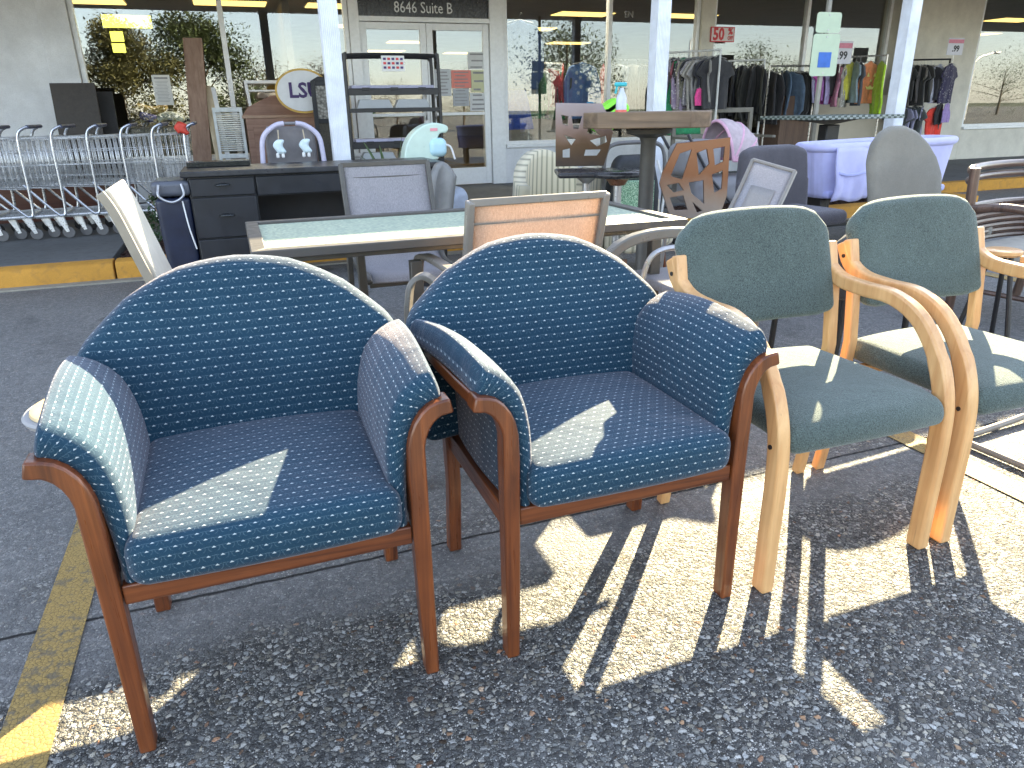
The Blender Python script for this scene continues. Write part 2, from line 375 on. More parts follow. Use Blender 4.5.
def cloth_mat():
    """clothes: colour comes from each object's own colour; prints where the object says so"""
    t = NT('garment_cloth'); oi = t.n('ShaderNodeObjectInfo'); v = t.coord('Object'); f = t.noise(v, 16, 3, .6); f2 = t.noise(v, 300, 2)
    ad = t.n('ShaderNodeVectorMath', operation='ADD'); t.set(ad.inputs[0], v); t.set(ad.inputs[1], oi.outputs['Location'])
    pr = t.vor(ad.outputs[0], 26, 'F1', 'Distance', 1); alpha = oi.outputs['Alpha']
    c = oi.outputs['Color']; d = t.mix(1.0, c, (.55, .55, .6), 'MULTIPLY')
    cc = t.mix(t.mr(f, .35, .65, 0, .6), c, d); cc = t.mix(t.ma('MULTIPLY', t.mr(pr, .22, .28, 1, 0), t.ma('SUBTRACT', 1.0, alpha)), cc, (.75, .72, .7))
    t.pbr(cc, .9, t.bump(f2, .3, .001), Sheen_Weight=.2); return t.m
# ================================================================= materials in use
DOTS = fabric_dots()
PIPE = plain('navy_piping', (.012, .045, .085), .85, .4, 90, .3, 300, Sheen_Weight=.3)
CHERRY = wood('cherry_wood_upright', (.070, .018, .007), (.27, .078, .021), 'z', .32, .35)
CHERRY_X = wood('cherry_wood_rail', (.070, .018, .007), (.27, .078, .021), 'x', .34, .3)
CHERRY_Y = wood('cherry_wood_side', (.11, .028, .009), (.30, .085, .022), 'y', .34, .3)
BEECH = wood('beech_bentwood', (.62, .31, .12), (.80, .49, .225), 'z', .34, .25, .8, bump=.06)
GREENF = fabric('green_upholstery', (.090, .118, .112), .55, 300, (.7, .78, .76), .75)
GROUND = ground_mat()
YELLOW = paint_mat('worn_yellow_paint', (.40, .27, .085), .42)
KERBY = concrete('yellow_kerb_paint', (.64, .32, .05), (.22, .12, .05), .5)
KERBTOP = concrete('kerb_concrete', (.34, .32, .27), (.16, .15, .12), .5)
WALK = concrete('sidewalk_concrete', (.155, .165, .175), (.07, .075, .08), .6)
WALL = concrete('painted_block_wall', (.86, .88, .92), (.7, .72, .75), .10)
WALLB = concrete('cream_painted_wall', (.78, .75, .66), (.6, .57, .5), .12)
ALU = plain('white_aluminium', (.78, .80, .82), .38, .06, 20, .03, 80, 0.1)
ALUD = plain('dark_aluminium', (.12, .12, .13), .4, .1, 20, .03)
COLUMN = plain('white_column_paint', (.76, .79, .85), .4, .12, 6, .12, 40)
SOFFIT = plain('soffit_panel', (.74, .68, .60), .8, .08, 5, .1)
GLASS = glass_mat('shop_window_glass', .10)
BLACKW = plain('black_laminate', (.012, .014, .020), .42, .3, 6, .06, 90)
BLACKTOP = plain('worn_black_desk_top', (.030, .032, .038), .35, .4, 14, .15, 60)
CHROME = plain('zinc_wire', (.74, .76, .79), .32, .08, 30, .02, 80, .6); TUBEM = plain('zinc_tube', (.50, .52, .56), .3, .12, 30, .02, 80, .85)
STEELG = plain('brushed_steel', (.5, .5, .52), .35, .1, 30, .02, 80, .9)
RUBBER = plain('black_rubber', (.02, .02, .022), .7, .2)
GREYP = plain('grey_caster_plastic', (.12, .12, .125), .6, .1)
BROWNMETAL = plain('bronze_powder_metal', (.085, .080, .072), .4, .15, 14, .08, 200)
TAUPE = plain('taupe_metal', (.22, .20, .18), .35, .1, 14, .05)
SLGREY = weave_mat('grey_sling', (.36, .35, .38), (.60, .58, .62))
SLTAN = weave_mat('tan_sling', (.60, .43, .33), (.80, .65, .54))
BLACKM = plain('black_metal', (.016, .016, .018), .42, .2, 20, .06)
LAV = plain('lavender_cotton', (.50, .50, .80), .9, .08, 9, .4, 120, Sheen_Weight=.3)
LAVD = plain('lavender_quilt', (.42, .44, .78), .9, .1, 9, .5, 60, Sheen_Weight=.3)
WHITEP = plain('white_plastic', (.75, .76, .78), .4, .05)
PAPER = plain('notice_paper', (.72, .72, .70), .7, .05)

# ================================================================= ground and street
def ground():
    m = MB(); m.add([(-150, -120, 0), (150, -120, 0), (150, 6.10, 0), (-150, 6.10, 0)], [(0, 1, 2, 3)])
    m.add([(7.9, 6.10, 0), (150, 6.10, 0), (150, 7.32, 0), (7.9, 7.32, 0)], [(0, 1, 2, 3)])
    o = m.build('parking_lot', GROUND, smooth=0); tag(o, kind='structure')
    m = MB(); m.add([(-150, -400, -.05), (400, -400, -.05), (400, 300, -.05), (-400, 300, -.05)], [(0, 1, 2, 3)])
    tag(m.build('terrain', concrete('far_ground', (.12, .13, .08)), smooth=0), kind='structure')
    m = MB()
    for (a, b) in ((-30, -20), (-3.35, -3.24), (-.595, -.49), (2.14, 2.25), (4.9, 5.01), (7.66, 7.77)):
        if b-a > 1: continue
        m.add([(a, -3.5, .004), (b, -3.5, .004), (b, 5.98, .004), (a, 5.98, .004)], [(0, 1, 2, 3)])
    tag(m.build('parking_line', YELLOW, smooth=0), kind='structure')
ground()
def kerbs():
    m = MB(); x = -12.0; top = MB(); i = 0
    brk = [-12, -7.6, -4.5, -.93, 2.2, 5.1, 7.9]
    for a, b in zip(brk[:-1], brk[1:]):
        m.prism([(6.07, .0), (6.085, .10), (6.10, .128), (6.13, .14), (6.24, .14), (6.24, .0)], ((a+b)/2, 0, 0), (0, 1, 0), (0, 0, 1), b-a-.014)
    m.b2((7.886, 6.10, 0), (8.02, 7.30, .14)); m.b2((7.886, 7.31, 0), (30, 7.47, .14))
    o = m.build('kerb', KERBY, bevel=.006); tag(o, kind='structure')
    m = MB(); m.b2((-12, 5.97, -.02), (7.85, 6.075, .012)); tag(m.build('gutter_strip', KERBTOP, bevel=.004), kind='structure')
kerbs()
def walk():
    m = MB()
    for a, b, c, d in ((-12, -.95, 6.25, 10.6), (-.945, -.15, 7.25, 10.6), (-.145, 4.3, 6.25, 10.6), (4.305, 6.9, 7.1, 10.6), (6.905, 7.88, 6.25, 10.6), (7.885, 30, 7.48, 10.6)):
        k = a
        while k < b-.01:
            e = min(b, k+1.9); m.b2((k+.006, c, -.02), (e-.006, d, .14)); k = e
    tag(m.build('sidewalk', WALK, bevel=.006), kind='structure')
    mul = plain('dark_mulch', (.055, .028, .022), .95, .6, 30, 1.0, 45)
    m = MB(); rnd = random.Random(3)
    for (a, b, c, d) in ((-.94, -.15, 6.24, 7.24), (4.31, 6.89, 6.24, 7.09)):
        m.add([(a, c, .10), (b, c, .10), (b, d, .10), (a, d, .10)], [(0, 1, 2, 3)])
        for k in range(int((b-a)*(d-c)*900)):
            x = rnd.uniform(a+.02, b-.02); y = rnd.uniform(c+.02, d-.02)
            m.box((x, y, .105+rnd.random()*.02), (rnd.uniform(.02, .06), .012, .006), Matrix.Rotation(rnd.random()*6, 3, 'Z') @ Matrix.Rotation(rnd.uniform(-.5, .5), 3, 'Y'))
    tag(m.build('mulch', mul, smooth=0), label='dark brown wood mulch in the planting beds behind the kerb', kind='stuff')
walk()

# ================================================================= navy dotted armchairs
def arm_curve(t):
    """centre line of the padded arm in x-z (right side), t 0..1, and half thickness"""
    P = [(.247, .345), (.246, .43), (.248, .505), (.258, .568), (.278, .620), (.312, .650), (.340, .660)]
    f = t*(len(P)-1); i = min(int(f), len(P)-2); u = f-i
    a = P[max(i-1, 0)]; b = P[i]; c = P[i+1]; d = P[min(i+2, len(P)-1)]
    q = [.5*(2*b[k]+(c[k]-a[k])*u+(2*a[k]-5*b[k]+4*c[k]-d[k])*u*u+(3*b[k]-a[k]-3*c[k]+d[k])*u**3) for k in (0, 1)]
    return q
def armchair(loc, label):
    T = thing('armchair', loc, label, 'armchair', 'navy dotted armchairs in the front row')
    # seat
    def sd(p):
        x, y, z = p; k = (1-(x/.26)**2)*(1-((y-.2)/.3)**2); 
        top = max(0, (z-.40)/.07)
        z2 = z+.018*k*top
        if z < .42: y = y+(.42-z)*.10*(1 if y < .1 else 0)      # front face tucks back under
        y -= .010*(1-(x/.26)**2)*(1 if y < 0 else 0)
        return (x, y, z2)
    m = MB(); m.rbox((0, .205, .424), (.492, .50, .098), .032, sd, lambda a, b: (b.x+math.copysign(min(1, max(0, abs(b.x)-.205)/.04)*(.475-b.z)*.8, b.x), b.y-(.475-b.z)*max(0, min(1, (.2-b.y)/.15))), 10)
    m.build('seat_cushion', DOTS, T, smooth=180)
    # back
    def top(x):
        a = abs(x)/.368
        pts = [(0, .812), (.16, .809), (.33, .798), (.5, .775), (.68, .739), (.84, .692), (.95, .656), (1.0, .636), (1.2, .62)]
        for (p, q), (r_, s_) in zip(pts[:-1], pts[1:]):
            if a <= r_: u = (a-p)/(r_-p); u2 = u; return q+(s_-q)*u2
        return .62
    def bd(p):
        x, y, z = p; zb = .37; H = .812-zb; t = (z-zb)/H; tp = top(x)
        z2 = zb+t*(tp-zb)
        lean = .10*(t*.95+.0)+.02*t*t
        y2 = y+lean-.30*x*x+.016*(1-(x/.355)**2)*(-1 if y < .46 else .3)*math.sin(PI*min(1, max(0, t)))
        return (x, y2, z2)
    m = MB(); m.rbox((0, .445, .608), (.736, .085, .476), .036, bd, lambda a, b: (b.x, b.z+(a.y-.40)*.9), 16)
    m.build('backrest', DOTS, T, smooth=180)
    for sgn in (-1, 1):
        def ad(p):
            w, y, l = p                       # w thickness, y along, l arc position 0.. .40
            t = max(-.03, min(1.03, l/.40)); tc = max(0, min(1, t)); x, z = arm_curve(tc); x1, z1 = arm_curve(min(1, tc+.01)); x0, z0 = arm_curve(max(0, tc-.01))
            d = Vector((x1-x0, z1-z0)).normalized(); nn = Vector((-d.y, d.x))            # points inwards / up
            x += d.x*(t-tc)*.4; z += d.y*(t-tc)*.4
            k = (.42+.58*min(1, tc*1.25)); ww = w*k
            bul = .010*math.sin(PI*max(0, min(1, y/.46)))*tc*(1 if w > 0 else .2)
            x += nn.x*(ww+bul); z += nn.y*(ww+bul)
            z -= .028*max(0, (y-.30)/.2)**2*tc*0+.0; x += .034*tc*(y/.46); z -= .012*tc*(max(0, y)/.46)**2
            return (sgn*x, y, z+.012*tc*math.sin(PI*max(0, min(1, (y+.02)/.5))))
        m = MB(); m.rbox((0, .232, .20), (.064, .475, .40), .028, ad, lambda a, b: (a.y+abs(a.x), a.z+.6*a.x), 12)
        if sgn < 0: m.f = [f[::-1] for f in m.f]
        # outward faces of the mirrored mesh
        m.build('armrest_pad', DOTS, T, smooth=180)
        S = sgn
        pp = [(S*.286, 0, 0), (S*.284, 0, .2), (S*.283, 0, .40), (S*.283, 0, .50)]+[(S*(.283+0.060*(1-math.cos(a))+.0), 0, .535+.092*math.sin(a)) for a in [R(q) for q in (10, 25, 40, 55, 68, 80)]]+[(S*.350, 0, .628), (S*.358, 0, .630)]
        M1(lambda m: m.bar(pp, (0, 1, 0), [.040]*3+[.046]*9, [.029, .033, .036, .035]+[.033]*5+[.031, .031, .031][:3]), 'front_leg', CHERRY, T, bevel=.004)
        M1(lambda m: m.bar([(S*.289, .455, 0), (S*.287, .435, .22), (S*.290, .440, .42), (S*.305, .470, .58), (S*.315, .49, .63)], (0, 1, 0), .040, .034), 'rear_leg', CHERRY, T, bevel=.004)
        M1(lambda m: m.bar([(S*.338, .024, .622), (S*.343, .12, .622), (S*.345, .25, .620), (S*.338, .38, .612), (S*.320, .465, .600)], (1, 0, .3*S), .034, .024), 'arm_rail', CHERRY_Y, T, bevel=.004)
        M1(lambda m: m.b2((S*.272, .022, .325), (S*.296, .43, .375)), 'side_rail', CHERRY_Y, T, bevel=.003)
        M1(lambda m: m.grid(lambda u, v: (S*(.272+.010*math.sin(PI*u)+.045*max(0, v-.55)**1.5), .025+.40*u, .378+.235*v), 8, 8, .008, (.4, .24)), 'side_panel', DOTS, T)
    M1(lambda m: m.b2((-.264, -.012, .336), (.264, .014, .376)), 'front_rail', CHERRY_X, T, bevel=.003)
    M1(lambda m: m.b2((-.270, .425, .262), (.270, .450, .40)), 'rear_rail', CHERRY_X, T, bevel=.003)
    return T
armchair((-.025, 1.262, 0), 'navy dotted armchair nearest the camera, its left front leg beside the yellow parking line')
armchair((.730, 1.243, 0), 'navy dotted armchair standing between its twin and the green bentwood chairs')

# ================================================================= green bentwood armchairs
def bentwood(loc, label, full=True):
    T = thing('bentwood_chair', loc, label, 'armchair', 'green bentwood chairs at the right of the row')
    prof = crv([(0, 0), (.0, .15), (.0, .32), (.012, .44), (.055, .545), (.125, .625), (.215, .662), (.315, .664), (.405, .672), (.465, .705), (.500, .762)], 5)
    for S in (-1, 1):
        M1(lambda m: m.bar([(S*.262, p.x, p.y) for p in [Vector(q) for q in prof]], (1, 0, 0), .036, [.046 if i < 20 else .040 for i in range(len(prof))]), 'front_leg_and_arm', BEECH, T, bevel=.007, seg=3)
        M1(lambda m: m.bar([(S*.262, .475, 0), (S*.262, .436, .25), (S*.262, .420, .47), (S*.262, .440, .64), (S*.262, .476, .775)], (1, 0, 0), .034, .030), 'rear_leg', BEECH, T, bevel=.006, seg=3)
        for q in ((.478, .725), (.012, .40)):
            m = MB(); m.tube([(S*.279, *q), (S*.283, *q)], .006, 10); m.build('bolt', BLACKM, T)
    def sd(p):
        x, y, z = p; f = max(0, (.06-y)/.12)
        z2 = z-.045*max(0, min(1, (.10-y)/.16))**2+.014*(1-(x/.26)**2)
        y2 = y-.045*(1-(x/.27)**2)*max(0, min(1, (.2-y)/.3))
        return (x*(1.04-.10*max(0, min(1, y/.5))), y2, z2)
    m = MB(); m.rbox((0, .225, .425), (.485, .48, .072), .034, sd, None, 10); m.build('seat', GREENF, T, smooth=180)
    def bd(p):
        x, y, z = p; t = (z-.57)/.30; a = abs(x)/.262
        tp = .888-.016*a*a-.030*max(0, a-.45)**2*2.2; bt = .572-.004*a*a
        z2 = bt+t*(tp-bt); w = 1-.06*max(0,1-t)**1.6
        ccv = -.16*(x*x); return (x*w, y+.085*t+ccv*.9, z2)
    def bd2(p):
        # round the top corners like a shallow arch
        q = Vector(bd(p)); a = abs(p[0])/.262; t = (p[2]-.57)/.30
        if a > .70 and t > .35: q.z -= .050*((a-.70)/.30)**2.0*((t-.35)/.65)
        if a > .7 and t < .35: q.z += .02*((a-.7)/.3)**2*((.35-t)/.35)
        return q
    m = MB(); m.rbox((0, .425, .72), (.524, .046, .30), .022, bd2, None, 14); m.build('backrest', GREENF, T, smooth=180)
    for y0 in (.03, .38): M1(lambda m: m.b2((-.245, y0, .364), (.245, y0+.03, .392)), 'seat_rail', BEECH, T, bevel=.004)
    return T
bentwood((1.385, 1.222, 0), 'green bentwood armchair touching the navy armchair, sun patches on its seat')
bentwood((1.992, 1.222, 0), 'green bentwood armchair at the far right of the row with a dark teal seat')

# ================================================================= things right and left of the row
def cantilever():
    T = thing('cantilever_chair', (2.64, 1.43, 0), 'taupe steel cantilever chair with pale wooden arms cut off by the right edge', 'chair', rz=R(-88))
    m = MB()
    for dx in (-.27, .27):
        m.tube(crv([(dx, .34, .44), (dx, .30, .36), (dx, -.16+.30, .045), (dx*.98, .08, .022), (dx*.9, -.22, .016), (dx*.9, -.30, .016)][0:6], 5), .0125, 10)
    m.tube([(-.243, -.30, .016), (.243, -.30, .016)], .0125, 10); m.build('frame', TAUPE, T)
    m = MB(); m.rbox((0, .14, .45), (.48, .46, .06), .025, None, None, 5); m.build('seat', GREENF, T, smooth=180)
    m = MB(); m.rbox((0, .42, .70), (.44, .05, .34), .024, lambda p: (p[0], p[1]+(p[2]-.6)*.2, p[2]), None, 5); m.build('backrest', GREENF, T, smooth=180)
    for S in (-1, 1):
        M1(lambda m: m.bar(crv([(S*.27, .30, .33), (S*.275, .34, .50), (S*.275, .26, .62), (S*.275, .08, .655), (S*.275, -.10, .64)], 5), (1, 0, 0), .05, .026), 'arm', BEECH, T, bevel=.006)
    return T
cantilever()
def disc_table():
    c = az(47, 410, .45); T = thing('side_table', (c.x+.10, c.y, 0), 'small round side table, tan top with grey edge, half hidden behind the left armrest', 'table')
    M1(lambda m: m.lathe([(0, .462), (.125, .462), (.135, .459), (.138, .452)], seg=40), 'table_top', plain('tan_laminate', (.62, .47, .26), .4, .08), T)
    M1(lambda m: m.lathe([(0, .425), (.135, .425), (.150, .432), (.156, .445), (.150, .4505), (0, .4508)], seg=40), 'rim', plain('grey_plastic_edge', (.34, .34, .35), .5, .05), T)
    M1(lambda m: m.tube(crv([(.27, .10, .0), (.27, .10, .30), (.24, .08, .40), (0, 0, .418)], 5), .011, 10), 'bent_pedestal', BLACKM, T)
disc_table()
def hidden_chair():
    T = thing('dining_chair', (2.60, 2.33, 0), 'low slate grey padded chair mostly hidden behind the last green chair', 'chair', rz=R(4)); SG = fabric('slate_upholstery', (.06, .06, .065), .3)
    M1(lambda m: m.rbox((0, 0, .575), (.58, .06, .27), .028, lambda q: (q[0], q[1]+.1*(q[2]-.45), q[2]-.10*(abs(q[0])/.29)**2.4*max(0, (q[2]-.44)/.27)), None, 10), 'backrest', SG, T, smooth=180)
    M1(lambda m: m.rbox((0, .22, .40), (.48, .44, .07), .03), 'seat', SG, T, smooth=180)
    for sx in (-1, 1):
        for y in (.02, .40): M1(lambda m: m.tube([(sx*.2, y, .38), (sx*.22, y, 0)], .014, 8), 'leg', BLACKM, T)
hidden_chair()
def leaning_back():
    # pale bent chair back seen edge-on
    T = thing('plywood_chair', (-.25, 2.95, 0), 'pale bent plywood chair seen edge-on behind the left armchair, sun on its back', 'chair')
    PL = plain('cream_plywood', (.62, .58, .50), .45, .08, 8, .05); ED = plain('plywood_edge', (.30, .27, .22), .6, .1)
    path = crv([(-.145, 0, .935), (-.115, 0, .86), (-.075, 0, .72), (-.03, 0, .56), (.0, 0, .46), (.05, 0, .425), (.20, 0, .42), (.36, 0, .43)], 5)
    M1(lambda m: m.bar(path, (0, 1, 0), .40, .016), 'shell', PL, T, bevel=.004)
    for dy in (-.21, .21):
        m = MB(); m.bar(crv([(-.165, dy, .925), (-.135, dy, .86), (-.095, dy, .72), (-.05, dy, .56), (-.02, dy, .44)], 4), (0, 1, 0), .03, .03)
        m.build('back_rail', ED, T, bevel=.004)
    for dx, dy in ((-.05, -.2), (-.05, .2), (.33, -.2), (.33, .2)):
        M1(lambda m: m.tube([(dx, dy, .42), (dx*1.05, dy*1.1, 0)], .014, 8), 'leg', BLACKM, T)
leaning_back()

# ================================================================= glass patio table
def patio_table():
    x0, x1, y0, y1, z = 0.02, 1.72, 2.55, 3.32, .73
    T = thing('patio_table', ((x0+x1)/2, (y0+y1)/2, 0), 'long patio table with rippled glass top in a bronze metal frame', 'table')
    hx, hy = (x1-x0)/2, (y1-y0)/2
    m = MB(); w = .052
    m.prism([(-hx, -hy), (hx, -hy), (hx-w, -hy+w), (-hx+w, -hy+w)], (0, 0, z-.016), (1, 0, 0), (0, 1, 0), .032)
    m.prism([(hx, hy), (-hx, hy), (-hx+w, hy-w), (hx-w, hy-w)], (0, 0, z-.016), (1, 0, 0), (0, 1, 0), .032)
    m.prism([(-hx, hy-.001), (-hx, -hy+.001), (-hx+w-.001, -hy+w), (-hx+w-.001, hy-w)], (0, 0, z-.016), (1, 0, 0), (0, 1, 0), .032)
    m.prism([(hx, -hy+.001), (hx, hy-.001), (hx-w+.001, hy-w), (hx-w+.001, -hy+w)], (0, 0, z-.016), (1, 0, 0), (0, 1, 0), .032)
    m.build('top_frame', plain('table_frame_metal', (.075, .07, .066), .5, .1, 10, .05), T, bevel=.004)
    t = NT('rippled_table_glass'); v = t.coord('Object', (1, 1, 1)); f = t.vor(v, 75, 'SMOOTH_F1'); g = t.noise(v, 60, 3)
    t.pbr(t.mix(t.mr(f, .2, .6), (.52, .60, .46), (.36, .44, .36)), .5, t.bump(t.ma('ADD', f, g), .9, .004), Transmission_Weight=.15, IOR=1.45, Specular_IOR_Level=.22)
    m = MB(); m.box((0, 0, z-.014), (2*(hx-w)+.01, 2*(hy-w)+.01, .007)); m.build('glass_top', t.m, T)
    m = MB(); m.b2((-hx+.06, -hy+.05, .675), (hx-.06, -hy+.075, .695)); m.b2((-hx+.06, hy-.075, .675), (hx-.06, hy-.05, .695)); m.build('apron', BROWNMETAL, T, bevel=.003)
    for sx in (-1, 1):
        for sy in (-1, 1):
            M1(lambda m: m.bar([(sx*(hx-.10), sy*(hy-.09), .695), (sx*(hx-.10), sy*(hy-.09), 0)], (0, 1, 0), .045, .045), 'leg', BROWNMETAL, T, bevel=.004)
    M1(lambda m: m.b2((-.30, -hy+.06, .0), (-.255, -hy+.10, .64)), 'brace', BROWNMETAL, T, bevel=.003)
patio_table()

# ================================================================= sling chairs
def sling_chair(name, loc, rz, label, sling, metal, w=.50, hback=.90, recline=.16, seat=.40, arms=True, wide=.045, loop=False, seatfront=-.42):
    """local: faces -y, seat front at y=seatfront, back at y=0"""
    T = thing(name, loc, label, 'patio chair', 'sling patio chairs', rz)
    hw = w/2
    back = crv([(0, recline, hback), (0, recline*.55, hback-.22), (0, .0, seat+.10), (0, -.06, seat+.02), (0, -.20, seat), (0, seatfront+.06, seat+.015), (0, seatfront, seat-.015)], 6)
    n = len(back)
    def sf(u, v):
        f = u*(n-1); i = min(int(f), n-2); q = back[i].lerp(back[i+1], f-i); return (-(hw-.012)+v*(w-.024), q.y, q.z-.006*math.sin(PI*v))
    M1(lambda m: m.grid(sf, 36, 6, .004), 'sling', sling, T, smooth=180)
    for S in (-1, 1):
        M1(lambda m: m.bar([(S*hw, q.y, q.z) for q in back], (1, 0, 0), .026, wide), 'side_rail', metal, T, bevel=.006)
    for (y_, z_, a_, b_) in ((recline, hback-.006, .022, .024), (recline-.02, hback-.075, .008, .012), (seatfront+.02, seat-.03, .02, .02)):
        M1(lambda m: m.bar([(-hw, y_, z_), (hw, y_, z_)], (0, 1, 0), a_, b_), 'cross_rail', metal, T, bevel=.003)
    if arms:
        for S in (-1, 1):
            if loop: p = crv([(0, seatfront+.03, 0), (0, seatfront+.02, .30), (0, seatfront+.02, .56), (0, seatfront+.07, .635), (0, seatfront+.16, .640), (0, seatfront+.30, .60), (0, -.02, .56)], 5)
            else: p = crv([(0, seatfront+.0, 0), (0, seatfront+.0, .35), (0, seatfront+.02, .58), (0, seatfront+.10, .635), (0, -.15, .645), (0, .02, .64)], 5)
            M1(lambda m: m.bar([(S*(hw+.035), q.y, q.z) for q in p], (1, 0, 0), .042, .022), 'armrest', metal, T, bevel=.006)
            M1(lambda m: m.bar([(S*(hw+.02), .0, .60), (S*(hw+.02), .04, .3), (S*(hw+.02), .10, 0)], (1, 0, 0), .03, .026), 'rear_leg', metal, T, bevel=.005)
    return T
sling_chair('sling_chair', (.775, 3.86, 0), R(1), 'grey sling patio chair facing the camera behind the glass table', SLGREY, BROWNMETAL, .47, .905, .16, .40, wide=.022)
sling_chair('sling_chair', (.945, 2.41, 0), R(183), 'tan mesh sling chair rising behind the second navy armchair', SLTAN, TAUPE, .50, .885, .13, .40, wide=.035)
def mesh_chair():
    o = Vector((2.45, 2.95, 0)); T = thing('sling_chair', o, 'small grey mesh sling chair leaning back between the bronze chair and the desk chair', 'patio chair', 'sling patio chairs')
    A, B = at(753, 160, 3.05)-o, at(795, 172, 2.85)-o; Cc, D = at(700, 262, 2.72)-o, at(745, 268, 2.52)-o
    def pt(u, v): q = A.lerp(Cc, v).lerp(B.lerp(D, v), u); return q+Vector((.03, .03, -.02))*math.sin(PI*v)
    M1(lambda m: m.grid(lambda u, v: pt(.05+.9*u, v), 8, 20, .004), 'sling', SLGREY, T, smooth=180)
    M1(lambda m: m.grid(lambda u, v: pt(.22+.56*u, .22+.62*v)+Vector((-.004, -.004, .002)), 6, 8, .003), 'seat_panel', SLTAN if 0 else weave_mat('pale_sling_panel', (.40, .37, .36), (.55, .52, .50)), T, smooth=180)
    for u in (0, 1): M1(lambda m: m.tube([pt(u, k/12) for k in range(13)], .011, 8), 'side_rail', TAUPE, T)
    M1(lambda m: m.tube([pt(0, 0), pt(1, 0)], .011, 8), 'cross_rail', TAUPE, T); M1(lambda m: m.tube([pt(0, 1), pt(1, 1)], .014, 8), 'cross_rail', TAUPE, T)
    s0 = pt(.5, 1); M1(lambda m: m.rbox(s0+Vector((-.20, -.08, -.03)), (.42, .40, .04), .018), 'seat', SLGREY, T, smooth=180)
    for dx, dy in ((-.38, -.26), (-.38, .10), (0, -.26), (0, .10)): M1(lambda m: m.tube([s0+Vector((dx, dy, -.03)), Vector((s0.x+dx, s0.y+dy, 0))], .013, 8), 'leg', TAUPE, T)
mesh_chair()
def bent_stand():
    o = Vector((.45, 2.12, 0)); T = thing('bent_bar_frame', o, 'low bent bronze flat bar frame between the two navy armchairs', 'frame')
    for nn in (2.08,):
        P = [(at(x, y, 2.08)-o)+Vector((0, nn-2.08, 0)) for x, y in ((409, 400), (409, 330), (409, 300), (412, 283), (422, 276), (433, 281), (443, 297), (452, 318), (462, 352))]; P[0].z = 0; P.append(Vector((P[-1].x+.05, P[-1].y, 0)))
        M1(lambda m: m.bar(crv(P, 5), (.5, 1, 0), .05, .016), 'bent_bar', TAUPE, T, bevel=.003)
bent_stand()
# ================================================================= the shop building
FN = 10.34
def text_mesh(txt, size, name, mat, parent=None, loc=(0,0,0), rot=(0,0,0), ext=.003, bold=0.0, align='CENTER', sx=1.0):
    cu = bpy.data.curves.new(name, 'FONT'); cu.body = txt; cu.size = size; cu.extrude = ext; cu.offset = bold; cu.align_x = align; cu.align_y = 'CENTER'; cu.resolution_u = 2
    to = bpy.data.objects.new(name+'_t', cu); col.objects.link(to); bpy.context.view_layer.update()
    me = bpy.data.meshes.new_from_object(to.evaluated_get(bpy.context.evaluated_depsgraph_get())); me.name = name
    bpy.data.objects.remove(to, do_unlink=True); bpy.data.curves.remove(cu)
    me.transform(Matrix.Scale(sx, 4, (1, 0, 0)))
    me.materials.clear(); me.materials.append(mat); o = bpy.data.objects.new(name, me); col.objects.link(o); o.location = loc; o.rotation_euler = rot
    if parent: o.parent = parent
    return o
FR = (PI/2, 0, 0)           # text standing up, facing the street (-y)
INK = plain('dark_ink', (.05, .05, .055), .6); REDINK = plain('red_ink', (.62, .05, .06), .5); LINEINK = plain('printed_text_grey', (.30, .30, .31), .7); PURPLE = plain('purple_letters', (.06, .03, .14), .5)
DARKIN = plain('interior_wall_paint', (.26, .23, .19), .8, .1); CARPET = plain('store_floor', (.10, .09, .08), .7, .2)
